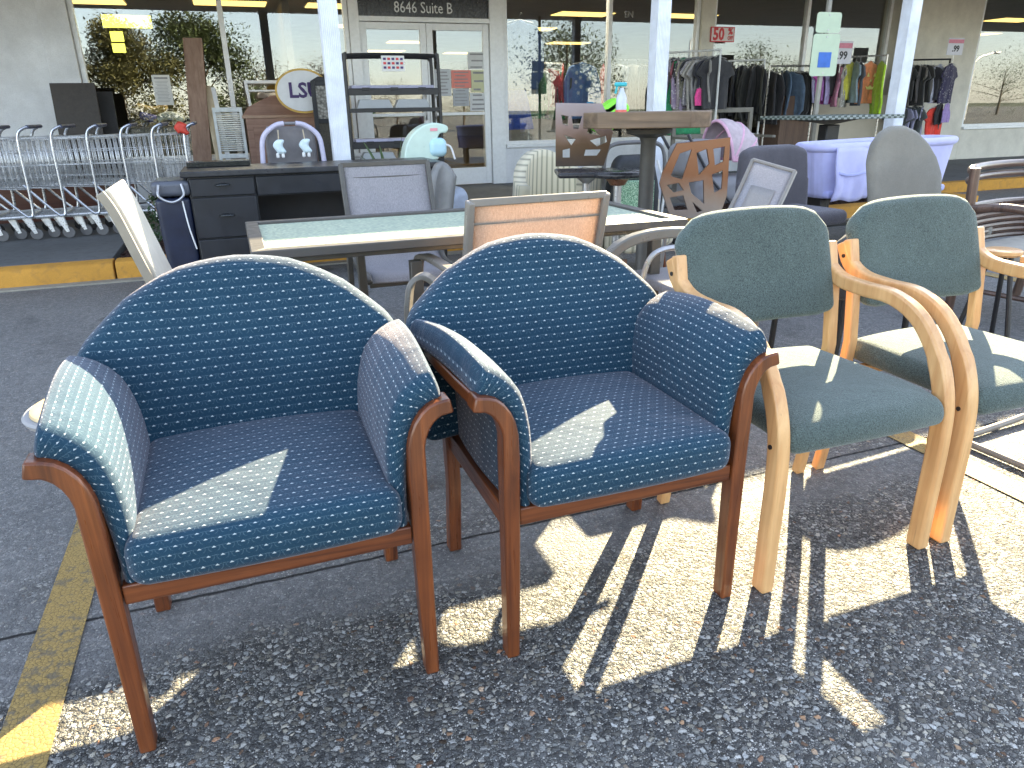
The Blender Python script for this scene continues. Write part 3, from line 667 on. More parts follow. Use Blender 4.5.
def building():
    B = thing('shop_building', (0, 0, 0), 'long single storey shop front with big windows, glass double door and flat canopy', 'building')
    z0, zh = .14, 2.93
    # street face walls (0.2 deep)
    def wall(a, b, lo, hi, mat=WALL, n0=FN-.02, n1=FN+.22): M1(lambda m: m.b2((a, n0, lo), (b, n1, hi)), 'wall', mat, B, bevel=.004)
    wall(-14, -1.80, z0, zh)
    M1(lambda m: m.b2((-1.80, FN-.07, z0), (-1.50, FN+.2, zh)), 'corner_trim', WALL, B, bevel=.006)
    wall(-1.49, 1.655, z0, .62); wall(3.765, 6.93, z0, .665); wall(7.19, 10.74, z0, .665); wall(10.86, 12.74, z0, zh, WALLB); wall(12.74, 30, z0, .70, WALLB)
    M1(lambda m: m.b2((10.70, FN-.16, z0), (10.90, FN+.2, zh)), 'corner_trim', WALLB, B, bevel=.006)
    M1(lambda m: m.b2((6.94, FN-.05, z0), (7.17, FN+.18, zh)), 'wall_post', WALLB, B, bevel=.006)
    M1(lambda m: m.b2((-14, FN-.06, zh+.01), (30, FN+.25, 4.4)), 'parapet_wall', WALLB, B)
    M1(lambda m: m.add([(-14, 6.085, 2.80), (32, 6.085, 2.80), (32, FN-.07, 2.93), (-14, FN-.07, 2.93), (-14, 6.085, 2.865), (32, 6.085, 2.865), (32, FN-.07, 3.15), (-14, FN-.07, 3.15)],
        [(0, 3, 2, 1), (4, 5, 6, 7), (0, 1, 5, 4), (2, 3, 7, 6), (0, 4, 7, 3), (1, 2, 6, 5)]), 'canopy', SOFFIT, B, smooth=0)
    # windows: frame + sill + pane
    def window(a, b, lo, hi, mull, fr=ALU, w=.055):
        m = MB(); m.b2((a, FN, lo), (b, FN+.09, lo+w)); m.b2((a, FN, hi-w), (b, FN+.09, hi)); m.b2((a, FN+.001, lo), (a+w, FN+.089, hi)); m.b2((b-w, FN+.001, lo), (b, FN+.089, hi))
        for q in mull: m.b2((q-.03, FN-.002, lo+w), (q+.03, FN+.088, hi-w))
        f = m.build('window', fr, B, bevel=.003)
        M1(lambda m: m.b2((a+.02, FN+.04, lo+.02), (b-.02, FN+.046, hi-.02)), 'pane', GLASS, f, smooth=0)
        M1(lambda m: m.b2((a-.0, FN-.07, lo-.035), (b, FN-.021, lo+.012)), 'sill', fr, f, bevel=.004)
    window(-1.495, 1.655, .625, zh, [.13]); window(3.77, 6.935, .67, zh, [5.42]); window(7.175, 10.695, .67, zh, [8.96]); window(12.745, 18.5, .705, zh, [15.6]); window(18.9, 26, .705, zh, [22])
    wall(18.5, 18.9, .70, zh, WALLB)
    # door set
    D = MB(); D.b2((1.66, FN-.03, z0), (1.79, FN+.10, zh)); D.b2((3.56, FN-.03, z0), (3.765, FN+.10, zh)); D.b2((1.79, FN-.028, 2.25), (3.56, FN+.098, 2.31)); D.build('door_frame', ALU, B, bevel=.004)
    tr = M1(lambda m: m.b2((1.79, FN+.02, 2.31), (3.56, FN+.06, zh)), 'transom_panel', plain('black_transom', (.010, .011, .020), .25, .1), B)
    text_mesh('8646 Suite B', .19, 'lettering', WHITEP, tr, (2.66, FN+.016, 2.42), FR, .002, .0, sx=.82)
    def leaf(a, b, hs):
        m = MB(); w = .085
        m.b2((a, FN+.01, z0+.01), (a+w, FN+.06, 2.245)); m.b2((b-w, FN+.01, z0+.01), (b, FN+.06, 2.245)); m.b2((a+w, FN+.011, 2.245-w), (b-w, FN+.059, 2.244)); m.b2((a+w, FN+.011, z0+.011), (b-w, FN+.059, z0+.24)); m.b2((a+w, FN+.012, 1.09), (b-w, FN+.058, 1.13))
        d = m.build('door', ALU, B, bevel=.003)
        M1(lambda m: m.b2((a+.06, FN+.03, z0+.2), (b-.06, FN+.036, 2.2)), 'pane', GLASS, d, smooth=0)
        hx = b-.045 if hs > 0 else a+.045
        M1(lambda m: m.tube(crv([(hx, FN+.01, 1.05), (hx-.02*hs, FN-.05, 1.06), (hx-.02*hs, FN-.06, 1.2), (hx-.02*hs, FN-.05, 1.34), (hx, FN+.01, 1.35)], 3), .012, 8), 'handle', STEELG, d)
        return d
    dl = leaf(1.795, 2.672, 1); dr = leaf(2.678, 3.555, -1)
    # notices taped to the right leaf; each one lies on the glass
    def paper(px0, py0, px1, py1, c, lines, name, hd=0):
        p = at((px0+px1)/2, (py0+py1)/2, FN-.02); a = at(px0, (py0+py1)/2, FN); b = at(px1, (py0+py1)/2, FN); t_ = at((px0+px1)/2, py0, FN); q = at((px0+px1)/2, py1, FN)
        w_ = abs(b.x-a.x); h_ = abs(t_.z-q.z); m = MB(); m.cur = 0; m.box((p.x, FN+.026, p.z), (w_, .002, h_)); m.cur = 1
        rr = random.Random(int(px0*7+py0))
        for k in range(lines):
            zz = p.z+h_*(.38-.76*k/max(1, lines-1)); ww = w_*rr.uniform(.45, .8)
            m.box((p.x-(w_*.8-ww)/2*rr.random(), FN+.0245, zz), (ww, .0012, h_*(.05 if lines > 4 else .09)))
        m.build(name, [plain(name+'_stock', c, .7, .04), LINEINK], dr, smooth=0)
    paper(436, 69, 452, 96, (.55, .57, .60), 7, 'notice'); paper(452.5, 70, 472, 88, (.75, .26, .22), 5, 'notice'); paper(472.5, 70, 488, 92, (.62, .62, .40), 3, 'notice')
    paper(469, 52, 487, 69, (.66, .67, .68), 3, 'notice'); paper(454, 88.5, 470, 106, (.45, .47, .50), 5, 'notice'); paper(471, 93, 488, 111, (.66, .67, .68), 4, 'notice')
    # shell of the sales floor
    M1(lambda m: m.b2((-14, FN+.23, .02), (30, 31, .13)), 'floor', CARPET, B)
    M1(lambda m: m.b2((-14, FN+.25, 3.0), (30, 31, 3.08)), 'ceiling', plain('ceiling_tile', (.50, .45, .38), .9, .1, 2), B)
    M1(lambda m: m.b2((-14, 31, .1), (30, 31.2, 3.05)), 'back_wall', DARKIN, B)
    for x in (-14.2, 30): M1(lambda m: m.b2((x, FN+.23, .1), (x+.2, 31.1, 3.05)), 'side_wall', DARKIN, B)
    for x, b in ((1.2, 13.5),): M1(lambda m: m.b2((x, 14.5, .13), (x+.12, 31, 3.0)), 'partition', DARKIN, B)
    # columns that carry the canopy edge
    def column(x, n):
        m = MB(); pr = []; hw = .066; k = 9
        for side in range(4):
            for i in range(k):
                a = -hw+2*hw*i/k
                for (da, dep) in ((0, 0), (.25, 0), (.35, -.006), (.85, -.006), (.95, 0)):
                    q = a+2*hw/k*da; d = hw+dep
                    pr.append([(q, -d), (d, q), (-q, d), (-d, -q)][side])
        m.prism(pr, (x, n, 1.49), (1, 0, 0), (0, 1, 0), 2.66)
        c = m.build('column', COLUMN, B, smooth=0)
        M1(lambda m: m.b2((x-.085, n-.085, .14), (x+.085, n+.085, .165)), 'base', COLUMN, c, bevel=.004)
        M1(lambda m: m.b2((x-.082, n-.082, 2.76), (x+.082, n+.082, 2.805)), 'capital', COLUMN, c, bevel=.004)
    for x in (-8.3, -5.2, -2.1, .865, 3.83, 6.80, 9.8, 12.8): column(x, 6.34)
    return B
building()

YEL = emit('ceiling_light_panel', (1.0, .62, .17), .55); YELB = emit('bright_ceiling_light', (1.0, .9, .12), .5)
def added_fill_lamp(x, y, e, tx):  # unseen fill lamp, added to brighten the clothes and displays behind the glass
    T = thing('ceiling_light', (x, y, 2.96), tx, 'ceiling light', 'lit panels on the store ceiling')
    M1(lambda m: m.b2((-.6, -.3, -.012), (.6, .3, .0)), 'diffuser', YEL, T, smooth=0)
    l = bpy.data.lights.new('added_fill_light', 'AREA'); l.shape = 'RECTANGLE'; l.size = 1.2; l.size_y = .6; l.energy = e; l.color = (1, .86, .66); lo = bpy.data.objects.new('lamp', l); col.objects.link(lo); lo.parent = T; lo.location = (0, 0, -.03)
for (x, y, tx) in ((4.75, 11.0, 'over the clothes beside the door'), (.4, 10.9, 'over the first window display'), (2.6, 12.6, 'just inside the glass door')): added_fill_lamp(x, y, 9, 'added fill light panel near the glass, out of view, '+tx)
for (px, py, wx, wy, tx) in ((583, 14, 1.2, .6, 'above the left half of the clothes window'), (541, 29, .6, .6, 'small, deep in the store beside the hanging denim shirt'), (568, 43, 1.2, .6, 'behind the tree reflection of the clothes window'),
        (687, 16, 1.2, .6, 'right of the middle column'), (409, 42, 1.2, .6, 'seen through the left door leaf'), (385, 51, 1.2, .6, 'lowest one behind the left door leaf'), (462, 53, 1.2, .6, 'seen through the right door leaf'),
        (230, 3, 1.2, .6, 'at the top edge above the wooden cabinet'), (340, 6, 1.2, .6, 'just right of the left column at the top'), (345, 26, .6, .6, 'narrow, between the left column and the door'),
        (85, 1, 1.2, .6, 'in the top left corner of the first window'), (1012, 20, 1.2, .6, 'in the window at the far right edge'), (985, 34, .6, .6, 'small, deep behind the far right window')):
    p = az(px, py, 2.985)
    if p.y > 30: p = at(px, py, 30); p.z = 2.985
    T = thing('ceiling_light', (p.x, p.y, 2.985), 'yellow lit ceiling light panel, '+tx, 'ceiling light', 'lit panels on the store ceiling')
    M1(lambda m: m.b2((-wx/2, -wy/2, -.012), (wx/2, wy/2, .0)), 'diffuser', YEL, T, smooth=0)
    M1(lambda m: m.prism([(-wx/2-.03, -wy/2-.03), (wx/2+.03, -wy/2-.03), (wx/2+.03, wy/2+.03), (-wx/2-.03, wy/2+.03)], (0, 0, .006), (1, 0, 0), (0, 1, 0), .010), 'frame', ALU, T, smooth=0)
for (px, py, w_, h_, tx) in ((127, 21.5, .62, .15, 'wide yellow lit shop sign deep behind the first window'), (117, 36.5, .16, .12, 'small square yellow light under the wide lit sign'), (119, 48, .16, .11, 'lowest pale yellow light under the wide lit sign')):
    p = at(px, py, 13.0)
    tag(M1(lambda m: m.box((p.x, p.y, p.z), (w_*1.05, .05, h_*1.1)), 'lit_panel', YELB, smooth=0), tx, 'light')

# ---------------------------------------------------------------- shopping carts
def cart_mesh_parts(T):
    zb, zt = .43, .86
    def P(u, side, v):       # u 0 front..1 handle end, v 0 bottom..1 top
        x = -.86+.84*u; hw = .20+.07*u; b = zb+.05*(1-u)+.0; t = zt+.0*u-.03*(1-u)
        return Vector((x, side*(hw-.03*(1-v)), b+(t-b)*v))
    m = MB()
    for side in (-1, 1):
        for k in range(19): a = k/18; m.tube([P(a, side, 0), P(a, side, 1)], .0034, 4)
        for v, r in ((0, .004), (.22, .0024), (.45, .003), (.72, .0024), (1, .0055)): m.tube([P(0, side, v), P(1, side, v)], r, 4)
    for k in range(12): m.tube([P(k/11, -1, 0), P(k/11, 1, 0)], .0024, 4)
    for k in range(9):
        q = -1+2*k/8; m.tube([P(0, 1, 0)*1.0+Vector((0, (q-1)*P(0, 1, 0).y, 0)), P(0, 1, 1)+Vector((0, (q-1)*P(0, 1, 1).y, 0))], .0024, 4)
        m.tube([P(0, 1, 0)+Vector((0, (q-1)*P(0, 1, 0).y, 0)), P(1, 1, 0)+Vector((0, (q-1)*P(1, 1, 0).y, 0))], .0024, 4)
    m.tube([P(0, -1, 1), P(0, 1, 1)], .0055, 5); m.tube([P(1, -1, 1), P(1, 1, 1)], .0045, 5)
    m.build('basket', CHROME, T, smooth=180)
    for side in (-1, 1):
        y = side*.285
        M1(lambda m: m.tube(crv([(.09, y*.98, .945), (.06, y, .935), (.015, y, .90), (-.005, y, .80), (-.01, y, .45), (-.02, y, .24), (-.05, y, .205), (-.10, y, .235), (-.30, y*.9, .47)], 5), .0125, 8), 'side_tube', TUBEM, T)
    m = MB()
    for side in (-1, 1): m.tube([(-.06, side*.285, .205), (-.80, side*.20, .185)], .011, 6)
    m.tube([(-.80, -.20, .185), (-.80, .20, .185)], .011, 6); m.tube([(-.06, -.285, .205), (-.06, .285, .205)], .011, 6)
    for k in range(7): m.tube([(-.06, -.24+.08*k, .205), (-.80, -.17+.0567*k, .185)], .003, 4)
    m.build('base_tray', CHROME, T)
    M1(lambda m: m.tube([(.088, -.29, .944), (.088, .29, .944)], .016, 10), 'handle', plain('dark_blue_handle', (.02, .03, .08), .4), T)
    for x in (-.08, -.74):
        for side in (-1, 1):
            yy = side*(.26 if x > -.5 else .19)
            m = MB(); m.prism([(-.03, .19), (.03, .19), (.055, .06), (.03, .055)], (x, yy-.018, 0), (1, 0, 0), (0, 0, 1), .004); m.prism([(-.03, .19), (.03, .19), (.055, .06), (.03, .055)], (x, yy+.018, 0), (1, 0, 0), (0, 0, 1), .004)
            m.box((x, yy, .19), (.07, .045, .006)); c = m.build('caster', CHROME, T)
            M1(lambda m: m.tube([(x+.045, yy-.013, .052), (x+.045, yy+.013, .052)], .050, 18), 'wheel', GREYP if side < 0 else RUBBER, c, bevel=.004)
C0 = thing('shopping_cart', (-.36, 7.78, .14), 'wire shopping cart at the right end of its row, red tag on it', 'shopping cart', 'nested shopping carts')
cart_mesh_parts(C0)
words = ['second wire shopping cart from the right end of the nested row', 'third wire shopping cart from the right end, behind the leaning plywood chair back', 'fourth wire shopping cart from the right end of the nested row', 'fifth wire shopping cart from the right, under the dark leaning board', 'wire shopping cart second from the left edge of the photo', 'wire shopping cart at the left edge of the photo', 'wire shopping cart whose front only shows at the left edge']
for i, wd in enumerate(words): dup(C0, (-.36-.262*(i+1), 7.78+.012*((i*7) % 3), .14), R(((i*5) % 3)-1), wd)
p = at(181, 126, 7.5); tag(M1(lambda m: m.rbox((p.x, p.y, p.z-.02), (.10, .07, .10), .025, lambda q: (q[0]+.01*math.sin(q[2]*70), q[1], q[2]+.01*math.sin(q[0]*60))), 'tag', plain('red_plastic', (.55, .05, .03), .5)), 'crumpled red tag tied to the last shopping cart', 'tag')

# ---------------------------------------------------------------- things leaning on the first window
def board(name, lab, cat, px, n, zt, t, mat, lean=.12, zb=.14, extra=None):
    """upright board between pixel columns px at height, leaning back"""
    a = at(px[0], 100, n); b = at(px[1], 100, n); cx = (a.x+b.x)/2; w_ = b.x-a.x
    o = M1(lambda m: m.bar([(cx, n-lean, zb), (cx, n+.0, zt)], (1, 0, 0), w_, t), name, mat, bevel=.003); tag(o, lab, cat); return o
WOODW = wood('weathered_plank', (.22, .13, .09), (.36, .24, .18), 'z', .7, 0, .5); PINE = wood('pale_pine', (.50, .40, .27), (.68, .58, .42), 'z', .6, 0, .5)
board('panel', 'dark brown square board leaning behind the shopping carts', 'board', (53, 98), 9.6, 1.50, .02, plain('dark_board', (.030, .022, .016), .5, .2, 20), .25)
board('panel', 'second darker board leaning just behind the square brown one', 'board', (94, 114), 9.9, 1.42, .02, plain('darker_board', (.012, .010, .009), .5, .2, 20), .3)
tag(M1(lambda m: (m.b2((-2.9, 8.9, .14), (-1.0, 8.93, .50)), m.b2((-2.9, 8.93, .48), (-1.0, 9.2, .50))), 'low_shelf', wood('mahogany_red_wood', (.06, .016, .01), (.13, .04, .025), 'x')), 'low red-brown wooden shelf seen under the shopping carts', 'shelf')
a = at(190, 38, 9.9); b = at(198, 150, 9.9)
tag(M1(lambda m: m.bar([(b.x, b.y-.1, .14), (a.x+.02, a.y+.2, 2.0)], (1, 0, 0), .21, .05), 'plank', WOODW, bevel=.004), 'tall weathered reddish plank leaning on the first shop window', 'plank')
for i, (px, c) in enumerate(((208, 'cream slat leaning right beside the tall plank'), (213.5, 'middle cream slat of the three next to the tall plank'), (219, 'cream slat nearest the white shutter'))):
    a = at(px, 100, 9.85); tag(M1(lambda m: m.bar([(a.x+.04, 9.7, .14), (a.x-.03-.01*i, 10.1, 1.50-.02*i)], (1, 0, 0), .055, .03), 'slat', PINE if i < 2 else WHITEP, bevel=.003), c, 'wooden slat', 'slats leaning on the window')
def shutter():
    a = at(215, 130, 9.75); b = at(245, 130, 9.75); w_ = b.x-a.x; T = thing('shutter', ((a.x+b.x)/2, 9.75, .14), 'pale grey louvred shutter leaning between the cream slats and the wooden cabinet', 'shutter')
    m = MB(); m.b2((-w_/2, 0, 0), (-w_/2+.035, .03, 1.1)); m.b2((w_/2-.035, 0, 0), (w_/2, .03, 1.1))
    for z in (0, .52, 1.05): m.b2((-w_/2+.034, .001, z), (w_/2-.034, .029, z+.05))
    for k in range(40):
        z = .07+k*.0245
        if abs(z-.545) > .04: m.box((0, .015, z), (w_-.07, .026, .004), Matrix.Rotation(R(35), 3, 'X'))
    m.build('louvre_panel', plain('shutter_paint', (.62, .66, .68), .5), T, bevel=.001); T.rotation_euler = (R(-6), 0, 0)
shutter()
def cabinet():
    T = thing('wooden_cabinet', (.76, 9.75, .14), 'rose brown wooden cabinet with a sloped top behind the oval sign', 'cabinet'); WR = wood('rose_wood', (.22, .12, .09), (.34, .21, .16), 'x', .6, 0, .4)
    M1(lambda m: (m.b2((-.52, 0, 0), (.52, .42, .98)),), 'body', WR, T, bevel=.005)
    M1(lambda m: m.prism([(-.56, .98), (.56, .98), (.50, 1.22), (-.20, 1.22), (-.46, 1.10)], (0, .22, 0), (1, 0, 0), (0, 0, 1), .40), 'gable', WR, T, bevel=.004)
    M1(lambda m: m.b2((-.56, -.02, .965), (.56, .0, 1.0)), 'moulding', wood('cabinet_trim', (.30, .18, .12), (.42, .28, .2), 'x'), T, bevel=.003)
    for x in (-.45, .02): M1(lambda m: m.b2((x, -.012, .05), (x+.43, .0, .88)), 'door', WR, T, bevel=.004)
    tag(M1(lambda m: m.grid(lambda u, v: (.42+.30*u, 9.80+.2*v, 1.365+.03*math.sin(u*9+v*4)-.06*v*0), 8, 5, .012), 'folded_cloth', plain('beige_cloth', (.5, .44, .38), .9)), 'crumpled beige cloth lying on the left of the wooden cabinet', 'cloth')
    tag(M1(lambda m: (m.bar([(.33, 10.02, 1.14), (.30, 10.02, 1.52), (.95, 10.02, 1.52)], (0, 1, 0), .03, .035), m.bar([(.33, 10.02, 1.42), (.95, 10.02, 1.42)], (0, 1, 0), .03, .02)), 'towel_rail', WHITEP, bevel=.003), 'white painted rail frame standing behind the cabinet top', 'frame')
cabinet()
def oval():
    c = at(303, 91, 9.4); T = thing('oval_sign', (c.x, c.y, c.z), 'white oval sign with gold edge and purple letters in front of the cabinet', 'sign')
    def el(a, b, n=48): return [(a*math.cos(2*PI*i/n), b*math.sin(2*PI*i/n)) for i in range(n)]
    M1(lambda m: m.prism(el(.315, .245), (0, .012, 0), (1, 0, 0), (0, 0, 1), .02), 'gold_edge', plain('gold_paint', (.60, .38, .08), .45), T)
    M1(lambda m: m.prism(el(.292, .222), (0, -.004, 0), (1, 0, 0), (0, 0, 1), .014), 'board', WHITEP, T)
    text_mesh('LSU', .23, 'lettering', PURPLE, T, (.02, -.015, 0), FR, .003, .006, sx=.98)
oval()
def fireboard():
    c = at(328, 108, 9.25); T = thing('framed_panel', (c.x+.02, 9.25, .14), 'black ornate framed panel with a carved circle, half behind the left column', 'framed panel')
    m = MB(); m.b2((-.19, 0, 0), (-.14, .03, 1.36)); m.b2((.14, 0, 0), (.19, .03, 1.36)); m.b2((-.139, .001, 0), (.139, .029, .05)); m.b2((-.139, .001, 1.31), (.139, .029, 1.36)); m.b2((-.139, .001, .90), (.139, .029, .95))
    m.prism([(-.19, 1.36), (.19, 1.36), (.12, 1.40), (.05, 1.415), (-.02, 1.40), (-.1, 1.41)], (0, .015, 0), (1, 0, 0), (0, 0, 1), .028)
    m.build('frame', BLACKW, T, bevel=.003)
    t = NT('carved_medallion'); v = t.coord('Object'); cc = t.ramp(t.vor(v, 34), [(0, (.5, .5, .48)), (.5, (.25, .24, .22)), (1, (.05, .05, .05))]); t.pbr(cc, .7, t.bump(t.vor(v, 34), .5, .01))
    M1(lambda m: m.b2((-.139, .012, .95), (.139, .02, 1.31)), 'carved_panel', t.m, T); M1(lambda m: m.b2((-.139, .012, .05), (.139, .02, .90)), 'lower_panel', plain('dark_lattice', (.05, .045, .035), .6, .5, 60), T)
fireboard()
p = at(162.5, 90, FN-.02)
def wnotice():
    m = MB(); m.cur = 0; m.box((p.x, FN+.025, p.z), (.20, .003, .34)); m.cur = 1
    m.box((p.x, FN+.022, p.z+.135), (.15, .002, .022))
    for k in range(15): m.box((p.x-.004*(k % 3), FN+.022, p.z+.10-k*.0165), (.15-.012*(k % 4), .002, .0045))
    tag(m.build('window_notice', [PAPER, LINEINK], smooth=0), 'white printed notice on the first window left of the plank', 'notice')
wnotice()
# objects on display behind the first window
for (px, py, nn, dx, c, nm, lb, ct) in ((152, 109, 10.9, .30, (.42, .28, .10), 'basket', 'yellow wicker basket on display behind the shopping carts', 'basket'), (149, 117, 10.8, .16, (.06, .07, .30), 'toy', 'blue lumpy toy below the wicker basket', 'toy'), (171, 117, 10.8, .26, (.50, .55, .55), 'dish', 'pale glass dish right of the wicker basket', 'dish')):
    q = at(px, py, nn); tag(M1(lambda m: m.rbox(q, (dx*1.25, .25, .10), .045, lambda z_: (z_[0], z_[1], z_[2]+.02*math.sin(z_[0]*17)), None, 6), nm, plain(nm+'_m', c, .5, .4, 40), smooth=180), lb, ct)
tag(M1(lambda m: m.b2((-1.3, 10.65, .14), (.0, 11.2, 1.02)), 'display_table', plain('display_cloth', (.12, .11, .08), .8), bevel=.01), 'low dark display table behind the first window', 'table')

# ---------------------------------------------------------------- desk and what stands on it
def desk():
    x0, x1, y0, y1, zt = -.31, 1.46, 5.42, 6.0, .805
    T = thing('desk', ((x0+x1)/2, (y0+y1)/2, 0), 'black double pedestal writing desk with worn top and cup handles', 'desk'); hx, hy = (x1-x0)/2, (y1-y0)/2
    M1(lambda m: m.box((0, 0, zt-.018), (2*hx+.04, 2*hy+.05, .036)), 'desk_top', BLACKTOP, T, bevel=.006)
    def case(a, b, lo, hi): M1(lambda m: m.b2((a, -hy+.02, lo), (b, hy, hi)), 'pedestal', BLACKW, T, bevel=.004)
    case(-hx+.02, -hx+.45, .03, zt-.037); case(hx-.45, hx-.02, .03, zt-.037)
    M1(lambda m: m.b2((-hx+.451, -hy+.03, .62), (hx-.451, hy, zt-.037)), 'centre_case', BLACKW, T)
    M1(lambda m: m.b2((-hx+.451, hy-.02, .10), (hx-.451, hy-.003, .62)), 'back_panel', BLACKW, T)
    def drawer(a, b, lo, hi, hx_):
        d = M1(lambda m: m.b2((a, -hy-.004, lo), (b, -hy+.019, hi)), 'drawer', BLACKW, T, bevel=.005)
        z = (lo+hi)/2+.01
        M1(lambda m: m.grid(lambda u, v: (hx_-.05+.10*u, -hy-.006-.026*math.sin(PI*v*.5)*math.sin(PI*u)**.5, z+.016*math.cos(PI*v*.5)*(.35+.65*math.sin(PI*u))), 12, 5, .003), 'cup_handle', plain('pewter_pull', (.06, .065, .07), .3, .1, metal=.8) if hx_ < 0.2 else STEELG, d, smooth=180)
    c = -hx+.235
    drawer(-hx+.03, -hx+.44, .64, .755, c); drawer(-hx+.03, -hx+.44, .36, .63, c); drawer(-hx+.03, -hx+.44, .06, .35, c)
    drawer(-hx+.455, hx-.455, .63, .755, -.02+.26)
    c = hx-.235; drawer(hx-.44, hx-.03, .64, .755, c); drawer(hx-.44, hx-.03, .36, .63, c); drawer(hx-.44, hx-.03, .06, .35, c)
desk()
tag(M1(lambda m: m.b2((-.30, 5.80, .806), (.13, 6.0, .842)), 'black_tray', plain('glossy_black_tray', (.01, .012, .012), .2), bevel=.004), 'flat glossy black box on the back left corner of the desk', 'box')
def bin_():
    T = thing('rolling_bin', (-.40, 5.62, 0), 'navy blue rolling bin with grey lid beside the desk', 'bin'); NV = plain('navy_plastic', (.008, .014, .040), .4, .2)
    M1(lambda m: m.rbox((0, 0, .33), (.22, .40, .62), .03, lambda q: (q[0]*(1-.12*(.64-q[2])), q[1]*(1-.1*(.64-q[2])), q[2])), 'tub', NV, T, smooth=180)
    M1(lambda m: m.rbox((.0, 0, .70), (.24, .42, .10), .03), 'lid', plain('grey_lid', (.09, .10, .13), .35), T, smooth=180)
    M1(lambda m: m.tube(crv([(-.07, -.215, .73), (-.075, -.25, .66), (.0, -.26, .62), (.075, -.25, .66), (.07, -.215, .73)], 5), .008, 8), 'handle', STEELG, T)
    M1(lambda m: m.tube(crv([(.06, -.215, .62), (.075, -.235, .45), (.10, -.235, .30)], 5), .005, 6), 'cable', WHITEP, T)
bin_()
def bouncer():
    c = at(294, 157, 6.25); T = thing('baby_swing', (c.x, 6.3, .14), 'grey baby swing with lilac frame and two hanging toys behind the desk', 'baby swing')
    LF = plain('lilac_plastic', (.50, .48, .62), .45); zt = .955; w_ = .235
    for S in (-1, 1):
        M1(lambda m: m.tube(crv([(S*.045, 0, zt-.012), (S*.12, 0, zt-.03), (S*w_*.90, 0, zt-.11), (S*w_, 0, zt-.26), (S*(w_+.01), .01, .45), (S*(w_+.03), .03, .02)], 6), .020, 10), 'frame_tube', LF, T)
    M1(lambda m: m.tube([(-.05, 0, zt-.012), (.05, 0, zt-.012)], .012, 8), 'top_joint', plain('joint_grey', (.2, .2, .22), .5), T)
    M1(lambda m: m.grid(lambda u, v: ((-.19+.38*u)*(1-.25*max(0, v-.75)*2), .06+.06*math.sin(PI*u)+.02*math.sin(9*u)*v, .50+.42*v), 14, 10, .03), 'seat_pad', plain('grey_padding', (.20, .19, .20), .9, .15, 9, .3), T, smooth=180)
    for S in (-1, 1):
        M1(lambda m: m.tube([(S*.095, -.01, zt-.06), (S*.10, -.02, zt-.13)], .004, 6), 'toy_cord', PINE, T)
        q = M1(lambda m: m.rbox((S*.10, -.03, zt-.185), (.075, .05, .11), .024, lambda p_: (p_[0]+.012*math.sin((p_[2]-.7)*60), p_[1], p_[2])), 'plush_toy', plain('pale_blue_plush', (.62, .74, .80), .9, .1, 40, .5, 200), T, smooth=180)
        M1(lambda m: (m.rbox((S*.10-.02, -.03, zt-.25), (.024, .03, .04), .01), ), 'toy_foot', WHITEP, q, smooth=180)
        M1(lambda m: (m.rbox((S*.10+.02, -.03, zt-.25), (.024, .03, .04), .01), ), 'toy_foot', WHITEP, q, smooth=180)
bouncer()

# ---------------------------------------------------------------- black bread rack and what is round it
def bread_rack():
    a = at(347, 100, 8.0); b = at(441, 100, 7.9); w_ = b.x-a.x; T = thing('shelf_rack', ((a.x+b.x)/2, 7.95, .14), 'black tubular bakery rack with grey shelves in front of the door', 'rack'); hx = w_/2; zt = 1.55; dy = .28
    for y in (0, dy):
        M1(lambda m: m.tube(crv([(-hx, y, 0), (-hx, y, zt-.10), (-hx+.03, y, zt-.03), (-hx+.1, y, zt), (hx-.1, y, zt), (hx-.03, y, zt-.03), (hx, y, zt-.10), (hx, y, 0)], 4), .019, 8), 'end_frame', BLACKM, T)
    for z in (1.22, .70, .25):
        s_ = M1(lambda m: (m.b2((-hx+.02, -.01, z), (hx-.02, dy+.01, z+.02)), m.b2((-hx+.01, -.02, z-.045), (hx-.01, .0, z+.015)), [m.b2((q*w_/3.3-.04, -.026, z-.0), (q*w_/3.3+.04, -.018, z+.028)) for q in (-1, 0, 1)]), 'shelf', BLACKM, T, bevel=.003)
        M1(lambda m: m.b2((-hx+.05, .01, z+.021), (hx-.05, dy-.01, z+.050)), 'liner', plain('grey_shelf_liner', (.36, .36, .48), .6), s_, bevel=.004)
    for z in (1.05, .53):
        s_ = M1(lambda m: (m.b2((-hx+.01, -.018, z-.04), (hx-.01, .0, z-.0)), m.b2((-hx+.02, .0, z-.03), (hx-.02, dy, z-.012))), 'shelf', BLACKM, T, bevel=.003)
        for q in (-1, 1): M1(lambda m: m.prism([(-.19, .0), (.19, .0), (.15, .085), (-.15, .085)] if 1 else 0, (q*.20, .10, z), (1, 0, 0), (0, 0, 1), .12), 'tray', plain('frosted_tray', (.36, .38, .40), .4, .05), s_, bevel=.004)
    p = at(393, 63.5, 7.85)
    S = M1(lambda m: m.box(p, (.235, .006, .145)), 'rack_notice', PAPER, bevel=.001); tag(S, 'pink printed price notice hanging at the top of the black rack', 'notice')
    for r in range(3):
        for k in range(5): M1(lambda m: m.box((p.x-.085+.043*k, p.y-.005, p.z+.042-.04*r), (.028, .002, .022)), 'print', REDINK if (k+r) % 2 else PURPLE, S, smooth=0)
bread_rack()
